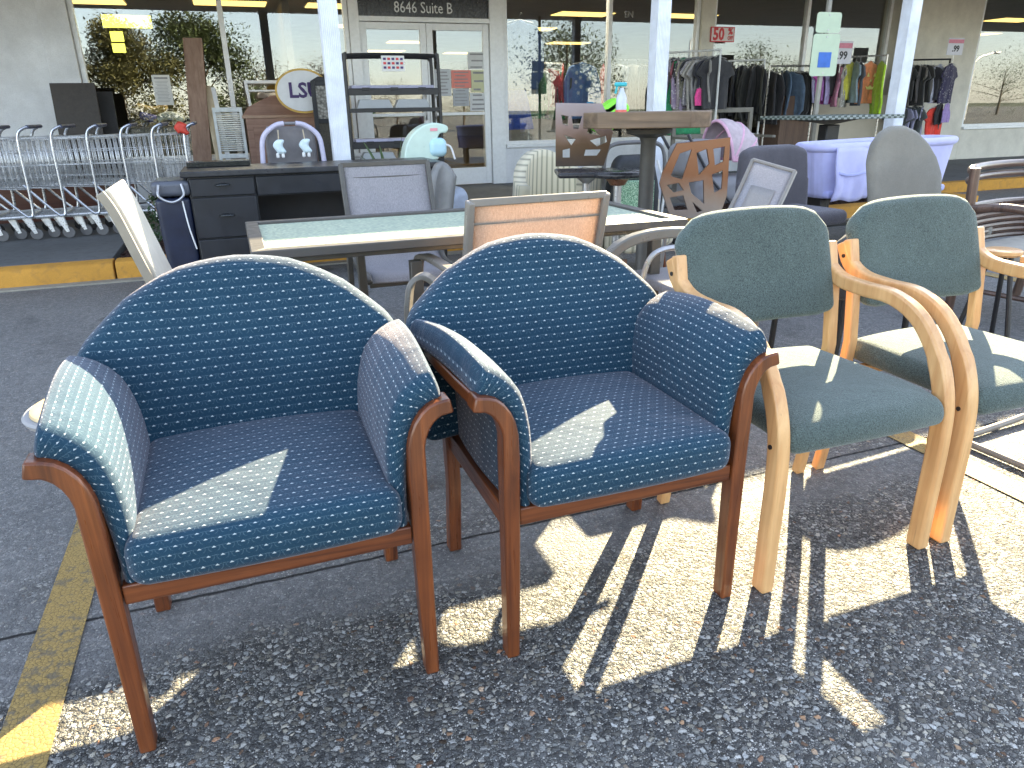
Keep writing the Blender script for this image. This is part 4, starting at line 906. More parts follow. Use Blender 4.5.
def agave(px, py, n, s, lab, z0=.12, k=16, seed=1, cat='plant'):
    b = at(px, py, n); rnd = random.Random(seed); T = thing('spiky_plant', (b.x, b.y, z0), lab, cat); GR = plain('agave_leaf', (.10, .16, .07), .6, .5, 9, .1)
    for i in range(k):
        a = rnd.random()*6.28; ln = s*rnd.uniform(.6, 1.05); tl = rnd.uniform(.15, .75); w_ = .028*s/.4
        def lf(u, v): r = ln*u*tl+.02; z = ln*u*(1-.35*tl*u); ww = w_*(1-u)**.7*(v-.5)*2; return (r*math.cos(a)-ww*math.sin(a), r*math.sin(a)+ww*math.cos(a), z+.35*abs(ww))
        M1(lambda m: m.grid(lf, 8, 2, .004), 'leaf', GR, T, smooth=180)
agave(390, 155, 6.75, .55, 'green spiky agave behind the right end of the black desk', .45, 14, 2)
tag(M1(lambda m: m.lathe([(.10, .14), (.14, .45), (.15, .46), (.13, .46), (.09, .16), (0, .15)], (at(390, 155, 6.75).x, 6.75, 0), 24), 'plant_pot', plain('grey_pot', (.2, .2, .2), .6)), 'grey pot holding the spiky agave behind the desk', 'plant pot')
agave(440, 176, 9.6, .26, 'low green tuft at the foot of the shop door', .14, 18, 5)
def tub():
    c = at(423, 157, 6.15); T = thing('baby_bathtub', (c.x, 6.1, .80), 'pale mint baby bathtub standing on end on the desk corner', 'baby bathtub'); MT = plain('mint_plastic', (.56, .70, .62), .35, .05); BLU = plain('pale_blue_plastic', (.45, .68, .78), .35, .05)
    o = [(-.19, -.03), (-.17, .08), (-.12, .17), (-.04, .235), (.05, .265), (.13, .26), (.19, .235), (.18, .19), (.12, .18), (.09, .10), (.10, -.02)]
    o = [(p_.x, p_.y) for p_ in crv([Vector((a, b, 0)) for a, b in o], 4)]
    M1(lambda m: m.prism(o, (0, 0, 0), (1, 0, 0), (0, 0, 1), .16), 'shell', MT, T, bevel=.02, seg=3)
    M1(lambda m: m.rbox((.10, -.05, .075), (.15, .12, .15), .05), 'insert', BLU, T, smooth=180)
    M1(lambda m: m.tube(crv([(.13, -.08, .10), (.20, -.09, .08), (.235, -.09, -.02)], 5), .008, 8), 'hose', WHITEP, T)
    M1(lambda m: m.box((.07, -.082, .215), (.06, .006, .022)), 'sticker', plain('pink_sticker', (.75, .3, .35), .5), T)
tub()
def car_seat():
    c = at(440, 190, 5.0); T = thing('infant_seat', (c.x, 5.0, 0), 'grey infant seat shell beside the grey sling chair', 'infant seat')
    M1(lambda m: m.grid(lambda u, v: (-.10+.16*u+.05*v, .05*math.sin(PI*u)-.02, .45+.38*v-.10*(u-.5)**2*4*v), 10, 12, .05), 'shell', plain('grey_seat_plastic', (.22, .22, .22), .45), T, smooth=180)
    M1(lambda m: m.tube([(0, 0, .02), (0, 0, .47)], .03, 10), 'stand', BLACKM, T); M1(lambda m: m.lathe([(0, 0), (.2, 0), (.18, .02), (.03, .04), (0, .04)]), 'foot', BLACKM, T)
car_seat()
tag(M1(lambda m: m.rbox((at(452, 192, 6.7).x, 6.7, .30), (.26, .3, .32), .08, lambda q: (q[0], q[1], q[2]+.03*math.sin(q[0]*20))), 'bag', plain('white_blue_plastic_bag', (.55, .62, .75), .5, .1, 20, .6, 30), smooth=180), 'pale blue plastic bag on the sidewalk in front of the door', 'bag')
# ---------------------------------------------------------------- bar table, bronze chairs, tub chair, strollers
def bar_table():
    c = at(648, 150, 4.0); T = thing('bar_table', (c.x+.0, 4.0, 0), 'tall pedestal bar table with thick weathered square wooden top', 'bar table', rz=R(-36))
    WT = wood('weathered_grey_wood', (.11, .075, .05), (.24, .165, .105), 'x', .6, .0, .5, bump=.3); h = .355; k = .10
    o = [(-h+k, -h), (h-k, -h), (h, -h+k), (h, h-k), (h-k, h), (-h+k, h), (-h, h-k), (-h, -h+k)]
    M1(lambda m: m.prism(o, (0, 0, 1.090), (1, 0, 0), (0, 1, 0), .086), 'table_top', WT, T, bevel=.006)
    M1(lambda m: m.lathe([(0, 1.036), (.14, 1.036), (.13, 1.01), (.055, .985), (.046, .96), (.046, .06), (.06, .04), (.24, .02), (.26, 0), (0, 0)], seg=28), 'pedestal', BROWNMETAL, T)
bar_table()
def spray():
    p = at(621, 112, 3.9); T = thing('spray_bottle', (p.x, 3.90, 1.132), 'clear spray bottle with turquoise trigger on the bar table', 'bottle')
    M1(lambda m: m.lathe([(0, 0), (.028, 0), (.031, .02), (.029, .08), (.014, .115), (.012, .13), (0, .13)], seg=20), 'body', plain('cloudy_plastic', (.55, .60, .68), .3), T)
    M1(lambda m: (m.rbox((-.008, 0, .148), (.075, .022, .022), .008), m.bar([(-.03, 0, .14), (-.04, 0, .10)], (0, 1, 0), .012, .008)), 'trigger', plain('turquoise_plastic', (.03, .42, .50), .35), T)
    M1(lambda m: m.lathe([(.0295, .0), (.033, .0), (.033, .014), (.0295, .014)], seg=20), 'base_ring', plain('coral_plastic', (.7, .15, .12), .4), T)
spray()
def toybag():
    for (px, py, w_, h_, c, nm, lb) in ((608, 116, .17, .16, (.25, .80, .05), 'green_bag', 'neon green carrier bag behind the bronze bar chair'), (604, 107, .16, .05, (.05, .30, .60), 'blue_box', 'flat blue box on top of the neon green bag')):
        p = at(px, py, 5.2); tag(M1(lambda m: m.rbox((p.x, 5.2, p.z), (w_*1.5, .12, h_*1.2), .02, lambda q: (q[0]+.03*math.sin(q[2]*40), q[1], q[2]+.03*math.sin(q[0]*23))), nm, plain(nm+'_m', c, .5), smooth=180), lb, 'bag' if 'bag' in nm else 'box')
    p = at(606, 130, 5.2); tag(M1(lambda m: (m.box((p.x, 5.25, 1.035), (.6, .4, .02)), m.tube([(p.x, 5.25, .02), (p.x, 5.25, 1.025)], .02, 8), m.lathe([(0, 0), (.2, 0), (.19, .02), (0, .03)], (p.x, 5.25, 0))), 'stand', TAUPE), 'small grey stand carrying the neon green bag', 'stand')
toybag()
GRAD = NT('bronze_fade_metal')
def gradmat():
    t = GRAD; v = t.coord('Generated'); sp = t.n('ShaderNodeSeparateXYZ'); t.set(sp.inputs[0], v); f = t.noise(t.coord('Object'), 9, 3)
    z = t.ma('ADD', sp.outputs[2], t.ma('MULTIPLY', t.ma('SUBTRACT', f, .5), .3))
    t.pbr(t.ramp(z, [(0, (.24, .21, .20)), (.30, (.20, .14, .11)), (.55, (.16, .065, .028)), (1, (.19, .085, .040))]), .32, None, Metallic=.5); return t.m
GRAD = gradmat()
GRAD2 = NT('smoke_to_bronze_metal')
def gradmat2():
    t = GRAD2; v = t.coord('Generated'); sp = t.n('ShaderNodeSeparateXYZ'); t.set(sp.inputs[0], v); f = t.noise(t.coord('Object'), 9, 3)
    z = t.ma('ADD', sp.outputs[2], t.ma('MULTIPLY', t.ma('SUBTRACT', f, .5), .3))
    t.pbr(t.ramp(z, [(0, (.045, .032, .028)), (.35, (.10, .06, .035)), (.6, (.22, .15, .13)), (1, (.26, .22, .23))]), .3, None, Metallic=.5); return t.m
GRAD2 = gradmat2()
def cutout_back(m, outline, holes, origin, ax, ay, t):
    """flat panel with polygonal openings, triangulated through Blender's own tessellator"""
    from mathutils.geometry import delaunay_2d_cdt
    vs = []; edges = []
    def addp(poly):
        b = len(vs); vs.extend([Vector(p) for p in poly]); n = len(poly); edges.extend([(b+i, b+(i+1) % n) for i in range(n)])
    addp(outline)
    for h in holes: addp(h)
    V, E_, F_, _, _, _ = delaunay_2d_cdt(vs, edges, [], 1, 1e-6)
    def inside(p, poly):
        c = False; n = len(poly)
        for i in range(n):
            a, b = poly[i], poly[(i+1) % n]
            if (a[1] > p.y) != (b[1] > p.y) and p.x < (b[0]-a[0])*(p.y-a[1])/(b[1]-a[1])+a[0]: c = not c
        return c
    F2 = []
    for f in F_:
        ctr = sum((V[i] for i in f), Vector((0, 0)))/len(f)
        if inside(ctr, outline) and not any(inside(ctr, h) for h in holes): F2.append(list(f))
    ax = Vector(ax); ay = Vector(ay); nn = ax.cross(ay).normalized()*t/2; o = Vector(origin); n = len(V)
    cnt = {}
    for f in F2:
        for i in range(len(f)): cnt[(f[i], f[(i+1) % len(f)])] = 1
    rim = [(a, b) for (a, b) in cnt if (b, a) not in cnt]
    m.add([o+ax*p.x+ay*p.y-nn for p in V]+[o+ax*p.x+ay*p.y+nn for p in V], [tuple(f[::-1]) for f in F2]+[tuple(n+i for i in f) for f in F2]+[(a, b, n+b, n+a) for a, b in rim])
def bronze_chair(nm, loc, rz, lab, grad, outline, holes, zs, bar=True, tilt=.06):
    T = thing(nm, loc, lab, 'metal chair', 'bronze cut-out metal chairs', rz)
    m = MB(); cutout_back(m, outline, holes, (0, .18, zs+.03), (1, 0, 0), (0, tilt, 1), .012); m.build('cutout_back', grad, T, smooth=0, bevel=.002)
    M1(lambda m: m.rbox((0, -.02, zs), (.42, .42, .035), .016), 'seat', plain('black_vinyl_seat', (.03, .03, .035), .3), T, smooth=180)
    if bar:
        M1(lambda m: m.lathe([(0, zs-.02), (.09, zs-.02), (.05, zs-.05), (.026, zs-.07), (.026, .03), (.2, .014), (.21, 0), (0, 0)]), 'pedestal', STEELG, T)
    else:
        for sx in (-1, 1):
            for sy in (-1, 1): M1(lambda m: m.tube([(sx*.17, sy*.16, zs-.015), (sx*.20, sy*.19, 0)], .012, 8), 'leg', STEELG, T)
# outlines in metres (x, z above seat)
bronze_chair('bar_chair', (2.27, 4.62, 0), R(-20), 'bronze bar chair with cut-out back standing left of the bar table', GRAD2,
    [(-.20, 0), (.14, 0), (.17, .10), (.20, .22), (.165, .33), (.12, .41), (-.20, .42)],
    [[(-.16, .34), (-.11, .33), (-.115, .27), (-.15, .28)], [(-.09, .33), (-.015, .33), (-.04, .25), (-.075, .25)], [(.03, .31), (.06, .25), (.11, .20), (.02, .22)], [(.08, .34), (.12, .33), (.12, .28), (.09, .28)], [(-.14, .21), (-.06, .18), (-.09, .14)], [(.04, .17), (.15, .20), (.16, .16), (.09, .13)], [(-.15, .11), (-.10, .12), (-.10, .06), (-.15, .06)], [(.01, .11), (.12, .11), (.09, .07), (.0, .07)]], .745)
bronze_chair('metal_chair', (2.44, 3.44, 0), R(-10), 'copper bronze chair with branching cut-out back right of the bar table', GRAD,
    [(-.14, 0), (.16, .0), (.20, .12), (.20, .44), (.02, .425), (-.12, .415), (-.20, .26), (-.215, .20)],
    [[(-.10, .36), (-.03, .38), (-.08, .22), (-.15, .24)], [(.0, .36), (.06, .38), (.08, .30), (.02, .24)], [(.10, .38), (.17, .39), (.165, .31), (.115, .29)], [(-.17, .19), (-.10, .20), (-.07, .16), (-.13, .15)], [(-.15, .12), (-.07, .13), (-.04, .05), (-.12, .05)], [(-.04, .20), (.05, .21), (.06, .08), (-.02, .14)], [(.10, .24), (.165, .26), (.165, .16), (.12, .14)], [(-.01, .09), (.05, .04), (.02, .03)]], .52, False)
def stool():
    p = az(598, 171, .755); T = thing('bar_stool', (2.42, 4.45, 0), 'round black padded bar stool seat beside the bar table post', 'bar stool')
    M1(lambda m: m.lathe([(0, .72), (.16, .72), (.21, .732), (.215, .748), (.20, .765), (.10, .77), (0, .77)], seg=36), 'seat', plain('black_leather', (.035, .035, .04), .25), T, smooth=60)
    M1(lambda m: m.lathe([(0, .66), (.05, .67), (.07, .70), (.10, .72), (0, .72)]), 'swivel', plain('copper_swivel', (.30, .14, .08), .3, metal=.7), T)
    M1(lambda m: m.lathe([(.028, .67), (.028, .03), (.2, .014), (.22, 0), (0, 0)]), 'pedestal', STEELG, T)
stool()
def tub_chair(loc, rz, lab, mat):
    T = thing('tub_chair', loc, lab, 'armchair', 'striped cream tub chairs', rz)
    M1(lambda m: m.grid(lambda u, v: ((.36-.03*v)*math.cos(PI*(1.05*u-.025)), (.34-.03*v)*math.sin(PI*(1.05*u-.025))-.05, .22+(.36+.26*math.sin(PI*u)**2)*v), 30, 10, .10), 'shell', mat, T, smooth=180)
    M1(lambda m: m.rbox((0, -.02, .36), (.56, .56, .16), .05), 'seat_cushion', mat, T, smooth=180)
    for sx in (-1, 1):
        for sy in (-1, 1): M1(lambda m: m.tube([(sx*.24, sy*.22, .24), (sx*.26, sy*.24, 0)], .018, 8), 'leg', CHERRY, T)
def striped():
    t = NT('cream_stripe_cloth'); uv = t.n('ShaderNodeTexCoord'); sp = t.n('ShaderNodeSeparateXYZ'); t.t.links.new(uv.outputs['Object'], sp.inputs[0])
    an = t.ma('ARCTAN2', t.ma('ADD', sp.outputs[1], .05), sp.outputs[0]); f = t.ma('FRACT', t.ma('MULTIPLY', an, 5.5)); g = t.ma('FRACT', t.ma('ADD', t.ma('MULTIPLY', an, 5.5), .5))
    cc = t.mix(t.mr(t.ma('ABSOLUTE', t.ma('SUBTRACT', f, .5)), .28, .32), (.72, .66, .50), (.50, .46, .34)); cc = t.mix(t.mr(t.ma('ABSOLUTE', t.ma('SUBTRACT', g, .5)), .06, .03, 0, 1), cc, (.22, .22, .16))
    t.pbr(cc, .9, t.bump(t.noise(t.coord('Object'), 200, 3), .3, .002), Sheen_Weight=.3)
    tub_chair((2.50, 5.65, 0), R(6), 'cream striped tub chair behind the bronze bar chair', t.m)
    tub_chair((2.62, 4.75, -.08), R(25), 'second cream striped tub chair low behind the glass table end', t.m)
striped()
def cart_bag():
    c = at(645, 180, 4.6); T = thing('folded_stroller', (c.x+.0, 4.75, 0), 'folded black stroller with glittery green panel behind the bar table post', 'stroller')
    M1(lambda m: m.tube(crv([(-.24, 0, .35), (-.25, 0, .70), (-.235, 0, .86), (-.17, 0, .915), (0, 0, .925), (.16, 0, .915), (.23, 0, .86), (.25, 0, .70), (.24, 0, .35)], 6), .015, 8), 'handle_frame', plain('grey_frame_tube', (.14, .14, .15), .4), T)
    M1(lambda m: m.rbox((0, .03, .58), (.42, .16, .52), .07, lambda q: (q[0]*(1-.35*max(0, q[2]-.6)/.25), q[1], q[2])), 'fabric_body', plain('black_nylon', (.025, .028, .035), .6, .3, 9, .6, 25), T, smooth=180)
    t = NT('green_glitter'); v = t.coord('Object'); t.pbr(t.ramp(t.vor(v, 190, 'F1', 'Color'), [(0, (.04, .10, .06)), (.5, (.20, .42, .26)), (.8, (.5, .7, .5)), (1, (.8, .9, .8))]), .3, t.bump(t.vor(v, 190), .6, .002))
    M1(lambda m: m.rbox((-.02, -.06, .50), (.30, .03, .34), .013), 'glitter_panel', t.m, T, smooth=180)
    M1(lambda m: m.tube(crv([(.16, -.04, .80), (.21, -.07, .60), (.20, -.07, .40), (.25, -.05, .25)], 5), .009, 8), 'strap', WHITEP, T)
    for sx in (-1, 1): M1(lambda m: m.tube([(sx*.21, -.02, .07), (sx*.21, .02, .07)], .07, 18), 'wheel', RUBBER, T, bevel=.006)
cart_bag()
def stroller():
    c = at(722, 150, 5.2); T = thing('stroller', (c.x+.1, 5.3, 0), 'grey and pink baby stroller with ribbed sun canopy', 'stroller'); G = plain('grey_stroller_cloth', (.30, .30, .33), .85, .1, 9, .4); PK = plain('pink_trim', (.62, .36, .48), .8); PC = plain('pale_pink_lining', (.46, .38, .42), .85, .15, 20, .5)
    # ribbed hood: quarter of a dome opening to the right
    def hood(u, v):
        a = R(-5+100*u); b = PI*v; r = .31
        return (.05+r*math.cos(a)*math.sin(b)*1.25-.12, -.22*math.cos(b), .74+r*math.sin(a)*math.sin(b)*.98+.012*abs(math.sin(4*PI*u))*math.sin(b))
    M1(lambda m: m.grid(lambda u, v: hood(u, v), 16, 18, .012), 'canopy', PC, T, smooth=180)
    for a_ in (0, .35, .68, 1.0): M1(lambda m: m.tube([Vector(hood(a_, v/16)) for v in range(17)], .012, 8), 'canopy_rib', PK, T)
    M1(lambda m: m.rbox((-.30, 0, .76), (.32, .38, .26), .07, lambda q: (q[0], q[1], q[2]+.15*(q[0]+.3))), 'hood_back', G, T, smooth=180)
    M1(lambda m: m.rbox((-.05, 0, .50), (.62, .36, .22), .07), 'seat_body', G, T, smooth=180)
    for S in (-1, 1):
        M1(lambda m: m.tube([(-.50, S*.2, .95), (-.25, S*.2, .6), (.25, S*.2, .12)], .013, 8), 'side_tube', plain('dark_tube', (.06, .06, .07), .4), T)
        for x in (-.25, .25): M1(lambda m: m.tube([(x, S*.2-.02, .10), (x, S*.2+.02, .10)], .10, 20), 'wheel', RUBBER, T, bevel=.008)
stroller()
def desk_chair():
    T = thing('office_chair', (3.62, 4.35, 0), 'dark grey upholstered office chair behind the green bentwood chair', 'office chair', rz=R(6)); DG = fabric('charcoal_upholstery', (.095, .09, .105), .35, 420, (.7, .7, .8))
    def bd(q):
        x, y, z = q; t = (z-.42)/.46; w_ = 1-.16*max(0, t-.45)**1.2; return (x*w_+.02*t, y+.06*t-.5*x*x*.4, z-.05*max(0, abs(x)/.32-.5)**2*3*(t > .5))
    M1(lambda m: m.rbox((0, 0, .65), (.66, .09, .48), .04, bd, None, 10), 'backrest', DG, T, smooth=180)
    M1(lambda m: m.rbox((0, -.24, .43), (.52, .48, .10), .045), 'seat', DG, T, smooth=180)
    M1(lambda m: m.tube([(0, -.2, .06), (0, -.2, .39)], .03, 10), 'gas_lift', BLACKM, T)
    m = MB()
    for k_ in range(5): a = 2*PI*k_/5+.3; m.bar([(0, -.2, .075), (.28*math.cos(a), -.2+.28*math.sin(a), .045)], (math.sin(a), -math.cos(a), 0), .04, .03)
    m.build('star_base', BLACKM, T)
desk_chair()
# curved flat-bar arms of a rocking chair tucked under the glass table
def rocker():
    T = thing('rocking_chair', (1.52, 2.62, 0), 'low rocking chair with curved bronze bars half under the glass table', 'chair', rz=R(-8)); GM = plain('pewter_bar', (.17, .165, .155), .35, .1)
    P1 = [atx(*q) for q in ()]
    def path(pts, n): return [Vector(at(x, y, n))-Vector((1.52, 2.62, 0)) for x, y in pts]
    T.rotation_euler = (0, 0, 0)
    M1(lambda m: m.bar(crv(path([(592, 285), (604, 262), (625, 243), (655, 234), (690, 232)], 2.35), 6), (0, 1, 0), .045, .038), 'curved_arm', GM, T, bevel=.006)
    M1(lambda m: m.tube(crv(path([(640, 290), (648, 262), (662, 250), (690, 247), (720, 250)], 2.30), 6), .011, 8), 'inner_hoop', STEELG, T)
    M1(lambda m: m.bar(crv([(-.35, .30, .03), (-.1, .32, .0), (.3, .32, .01), (.55, .30, .06)], 5), (0, 1, 0), .04, .025), 'rocker_rail', GM, T, bevel=.004)
    M1(lambda m: m.rbox((.30, .05, .34), (.46, .46, .05), .02), 'seat', SLGREY, T, smooth=180)
    M1(lambda m: m.bar([(.30, .25, .02), (.30, .25, .32)], (0, 1, 0), .03, .03), 'post', GM, T, bevel=.004)
rocker()

# ---------------------------------------------------------------- right half: bistro table, bassinet, sign, task chairs, rattan
def bistro():
    c = at(832, 118, 6.0); T = thing('bistro_table', (c.x-.02, 6.0, 0), 'black pedestal bistro table with mosaic edge behind the lavender bassinet', 'table')
    t = NT('mosaic_edge'); v = t.coord('Object'); ch = t.n('ShaderNodeTexChecker'); t.set(ch.inputs[0], v); ch.inputs['Scale'].default_value = 28; t.set(ch.inputs[1], (.05, .07, .06, 1)); t.set(ch.inputs[2], (.28, .32, .30, 1)); t.pbr(ch.outputs[0], .5)
    M1(lambda m: m.box((0, 0, 1.035), (1.06, .80, .035)), 'table_top', t.m, T, bevel=.005)
    for S in (-1, 1): M1(lambda m: m.prism([(0, 0), (S*.34, .045), (S*.34, .055), (0, .055)] if S > 0 else [(0, .055), (S*.34, .055), (S*.34, .045), (0, 0)], (0, 0, .962), (1, 0, 0), (0, 0, 1), .05), 'bracket', BLACKM, T)
    M1(lambda m: m.bar([(0, 0, .965), (.0, 0, .5), (0, 0, .04)], (0, 1, 0), .12, .16), 'pedestal', BLACKM, T, bevel=.01); M1(lambda m: m.box((0, 0, .02), (.5, .5, .04)), 'foot', BLACKM, T, bevel=.006)
bistro()
def sign():
    T = thing('parking_sign', (5.92, 6.55, .10), 'pale green parking sign plates with a blue square on a slim galvanised post', 'sign', rz=R(-3))
    M1(lambda m: m.prism([(-.028, .012), (-.02, -.012), (.02, -.012), (.028, .012), (.016, .010), (.012, -.004), (-.012, -.004), (-.016, .010)], (0, 0, 1.5), (1, 0, 0), (0, 1, 0), 3.0), 'post', plain('galvanised_post', (.26, .25, .22), .5, .15), T)
    def plate(zc, w_, h_, r_=.03):
        o = []
        for (sx, sy, a0) in ((1, -1, -90), (1, 1, 0), (-1, 1, 90), (-1, -1, 180)):
            for k_ in range(5): a = R(a0+22.5*k_); o.append((sx*(w_/2-r_)+r_*math.cos(a), sy*(h_/2-r_)+r_*math.sin(a)))
        return M1(lambda m: m.prism(o, (0, -.022, zc), (1, 0, 0), (0, 0, 1), .006), 'plate', plain('pale_green_sign', (.46, .56, .42), .5, .05), T)
    z1 = at(808, 22, 6.53).z-.10; z2 = at(807, 55, 6.53).z-.10
    p1 = plate(z1, .30, .19); p2 = plate(z2, .33, .40)
    M1(lambda m: m.box((0, -.028, z2-.045), (.155, .003, .145)), 'blue_square', plain('sign_blue', (.03, .13, .50), .5), p2)
    t_ = text_mesh('P', .10, 'symbol', plain('sign_white', (.6, .7, .7), .5), p2, (0, -.031, z2-.045), FR, .001); t_.scale = (.01, .01, .01) if 0 else (1, 1, 1); bpy.data.objects.remove(t_)
    for z, pl in ((z1+.07, p1), (z1-.07, p1), (z2+.17, p2), (z2-.17, p2)): M1(lambda m: m.tube([(0, -.03, z), (0, -.025, z)], .008, 10), 'bolt', STEELG, pl)
sign()
def bassinet():
    x0 = at(826, 150, 4.95).x; x1 = at(958, 150, 4.95).x; cx = (x0+x1)/2; L = (x1-x0)/2; T = thing('bassinet', (cx, 5.15, 0), 'lavender fabric bassinet with ruffled pocket on a black stand', 'bassinet')
    def sk(u, v):      # skirt all round
        a = 2*PI*u; e = 4.5; ca, sa = math.cos(a), math.sin(a); r = (abs(ca)**e+abs(sa)**e)**(-1/e); k_ = 1-.09*(1-v)
        rip = 1+.006*math.sin(46*a)*(1-v)+.004*math.sin(17*a)
        return (L*r*ca*k_*rip, .24*r*sa*k_*rip, .40+.40*v+.06*ca*0+.03*(ca+1)/2*v)
    M1(lambda m: m.grid(sk, 120, 10, .012), 'fabric_side', LAV, T, smooth=180)
    M1(lambda m: m.tube([Vector(sk(i/60, 1.0))*1.0+Vector((0, 0, .01)) for i in range(60)], .036, 10, closed=True), 'padded_rim', LAV, T, smooth=180)
    M1(lambda m: m.rbox((0, 0, .43), (2*L*.9, .42, .06), .025), 'mattress', LAVD, T, smooth=180)
    M1(lambda m: m.grid(lambda u, v: (-L*.92+.38*u+.012*math.sin(v*7), -.262-.02*math.sin(PI*v)-.010*math.sin(19*u)*(1-v)-.008*math.sin(7*u+4*v), .385+.43*v+.012*math.sin(8*u)*(1-v)), 24, 12, .014), 'side_pocket', LAV, T, smooth=180)
    M1(lambda m: m.bar(crv([(-L*.92+.02, -.298, .62), (-L*.92+.14, -.305, .60), (-L*.92+.37, -.295, .625)], 5), (0, 1, 0), .012, .022), 'pocket_hem', LAVD, T, bevel=.004)
    M1(lambda m: m.grid(lambda u, v: (-L*.40+.55*u, -.262-.015*math.sin(PI*v)*math.sin(PI*u), .42+.11*v+.09*v*(1-abs(2*u-1))), 14, 6, .02), 'quilt_fold', LAVD, T, smooth=180)
    for x, zt_ in ((-L*.80, .40), (L*.80, .40)):
        M1(lambda m: m.bar([(x, 0, .0), (x, 0, zt_)], (0, 1, 0), .20, .075), 'leg', BLACKM, T, bevel=.008)
    M1(lambda m: m.box((0, 0, .39), (1.7*L, .30, .02)), 'stand_plate', BLACKM, T)
bassinet()
def task_chair():
    T = thing('lounge_chair', (4.10, 3.62, 0), 'grey-beige egg-backed lounge chair between the bassinet and the green chair', 'chair', rz=R(-14)); GT = fabric('greige_upholstery', (.26, .245, .215), .35, 480)
    prof = [(-.27, .80), (-.245, .92), (-.20, .985), (-.13, 1.02), (-.04, 1.02), (.05, .985), (.13, .92), (.20, .83), (.25, .72), (.27, .64)]
    def bd(q):
        x, y, z = q; t = (z-.42)/.60; tp = prof[-1][1]
        for (a, b), (c_, d_) in zip(prof[:-1], prof[1:]):
            if a <= x <= c_: tp = b+(d_-b)*(x-a)/(c_-a)
        if x < -.27: tp = .80
        return (x*(1-.10*(1-t)), y+.10*t-.35*x*x, .42+t*(tp-.42))
    M1(lambda m: m.rbox((0, 0, .72), (.54, .075, .60), .034, bd, None, 24), 'backrest', GT, T, smooth=180)
    M1(lambda m: m.rbox((0, -.26, .43), (.52, .50, .10), .045), 'seat', GT, T, smooth=180)
    for sx in (-1, 1):
        for sy in (-.46, -.04): M1(lambda m: m.tube([(sx*.20, sy, .39), (sx*.23, sy, 0)], .015, 8), 'leg', BLACKM, T)
task_chair()
RAT = wood('rattan_cane', (.065, .038, .030), (.17, .105, .080), 'z', .35, .3, 1.0); RATX = wood('rattan_cane_rail', (.065, .038, .030), (.17, .105, .080), 'x', .35, .3)
def rattan():
    T = thing('rattan_chair', (4.20, 3.0, 0), 'dark brown rattan chair with curved cane rails at the right edge', 'chair', rz=R(10)); w_ = .43
    def arc(z, bow=.10, x=w_, y=0): return [(x*math.cos(PI*k_/14)*-1, y+bow*math.sin(PI*k_/14), z+.015*math.sin(PI*k_/14)) for k_ in range(15)]
    M1(lambda m: m.tube(arc(.80), .022, 10), 'top_rail', RATX, T); M1(lambda m: m.tube(arc(.745), .020, 10), 'rail', RATX, T)
    for k_ in range(7): M1(lambda m: m.tube(arc(.585-.034*k_, .09), .017, 8), 'rail', RATX, T)
    for S in (-1, 1):
        M1(lambda m: m.tube([(S*w_, 0, .82), (S*w_*.96, -.01, .4), (S*w_*.88, .02, 0)], .026, 12), 'rear_post', RAT, T)
        M1(lambda m: m.tube(crv([(S*w_, 0, .60), (S*(w_+.03), -.22, .63), (S*(w_+.02), -.40, .60), (S*w_*.97, -.46, .50), (S*w_*.93, -.46, .25), (S*w_*.95, -.48, 0)], 6), .024, 12), 'arm_and_leg', RAT, T)
        M1(lambda m: m.tube([(S*w_*.92, -.46, .16), (S*w_*.90, .01, .16)], .014, 8), 'stretcher', RAT, T)
    M1(lambda m: m.rbox((0, -.23, .36), (.80, .46, .09), .04), 'seat_cushion', plain('rattan_cushion_cloth', (.36, .34, .30), .9), T, smooth=180)
    M1(lambda m: m.tube([(-w_*.92, -.46, .16), (w_*.92, -.46, .16)], .014, 8), 'front_stretcher', RATX, T)
rattan()
p2 = at(1004, 249, 2.5)
def padarm():
    T = thing('wooden_stool', (p2.x, p2.y, 0), 'small round pale wooden stool between the rattan chair and the row', 'stool')
    z = p2.z; M1(lambda m: m.lathe([(0, z-.03), (.075, z-.03), (.085, z-.02), (.085, z-.005), (.075, z), (0, z)], seg=30), 'seat', BEECH, T)
    for k_ in range(3): a = 2*PI*k_/3+.4; M1(lambda m: m.tube([(.05*math.cos(a), .05*math.sin(a), z-.03), (.14*math.cos(a), .14*math.sin(a), 0)], .012, 8), 'leg', BLACKM, T)
padarm()
# grey bench, beige panel and brown cupboard against the big window
def bench():
    T = thing('bench', (6.05, 8.35, .14), 'grey painted wooden bench frame below the clothes rack', 'bench'); G = plain('grey_painted_wood', (.20, .19, .165), .6, .15); w_ = .62
    m = MB(); m.b2((-w_, .20, .93), (w_, .24, .99)); m.b2((-w_, .199, .62), (w_, .239, .67))
    for x in (-w_, -.02, w_-.05): m.b2((x, .198, .40), (x+.05, .238, .935))
    m.build('backrest', G, T, bevel=.004)
    M1(lambda m: m.b2((-w_, -.30, .40), (w_, .24, .44)), 'seat', G, T, bevel=.004)
    for x in (-w_, w_-.05):
        for y in (-.3, .20): M1(lambda m: m.b2((x, y, 0), (x+.05, y+.045, .40)), 'leg', G, T, bevel=.004)
        M1(lambda m: m.b2((x, -.3, .62), (x+.05, .2, .65)), 'armrest', G, T, bevel=.004)
bench()
tag(M1(lambda m: m.bar([(9.77, 9.98, .14), (9.77, 10.15, 1.28)], (1, 0, 0), 1.88, .03), 'beige_panel', plain('beige_laminate', (.46, .41, .32), .5, .08, 3), bevel=.004), 'large beige panel leaning under the window behind the bistro table', 'panel')
tag(M1(lambda m: m.b2((8.13, 9.75, .14), (8.76, 10.2, 1.28)), 'cupboard', wood('walnut_cupboard', (.09, .05, .035), (.17, .105, .07), 'z', .6, 0), bevel=.006), 'brown wooden cupboard left of the beige leaning panel', 'cupboard')
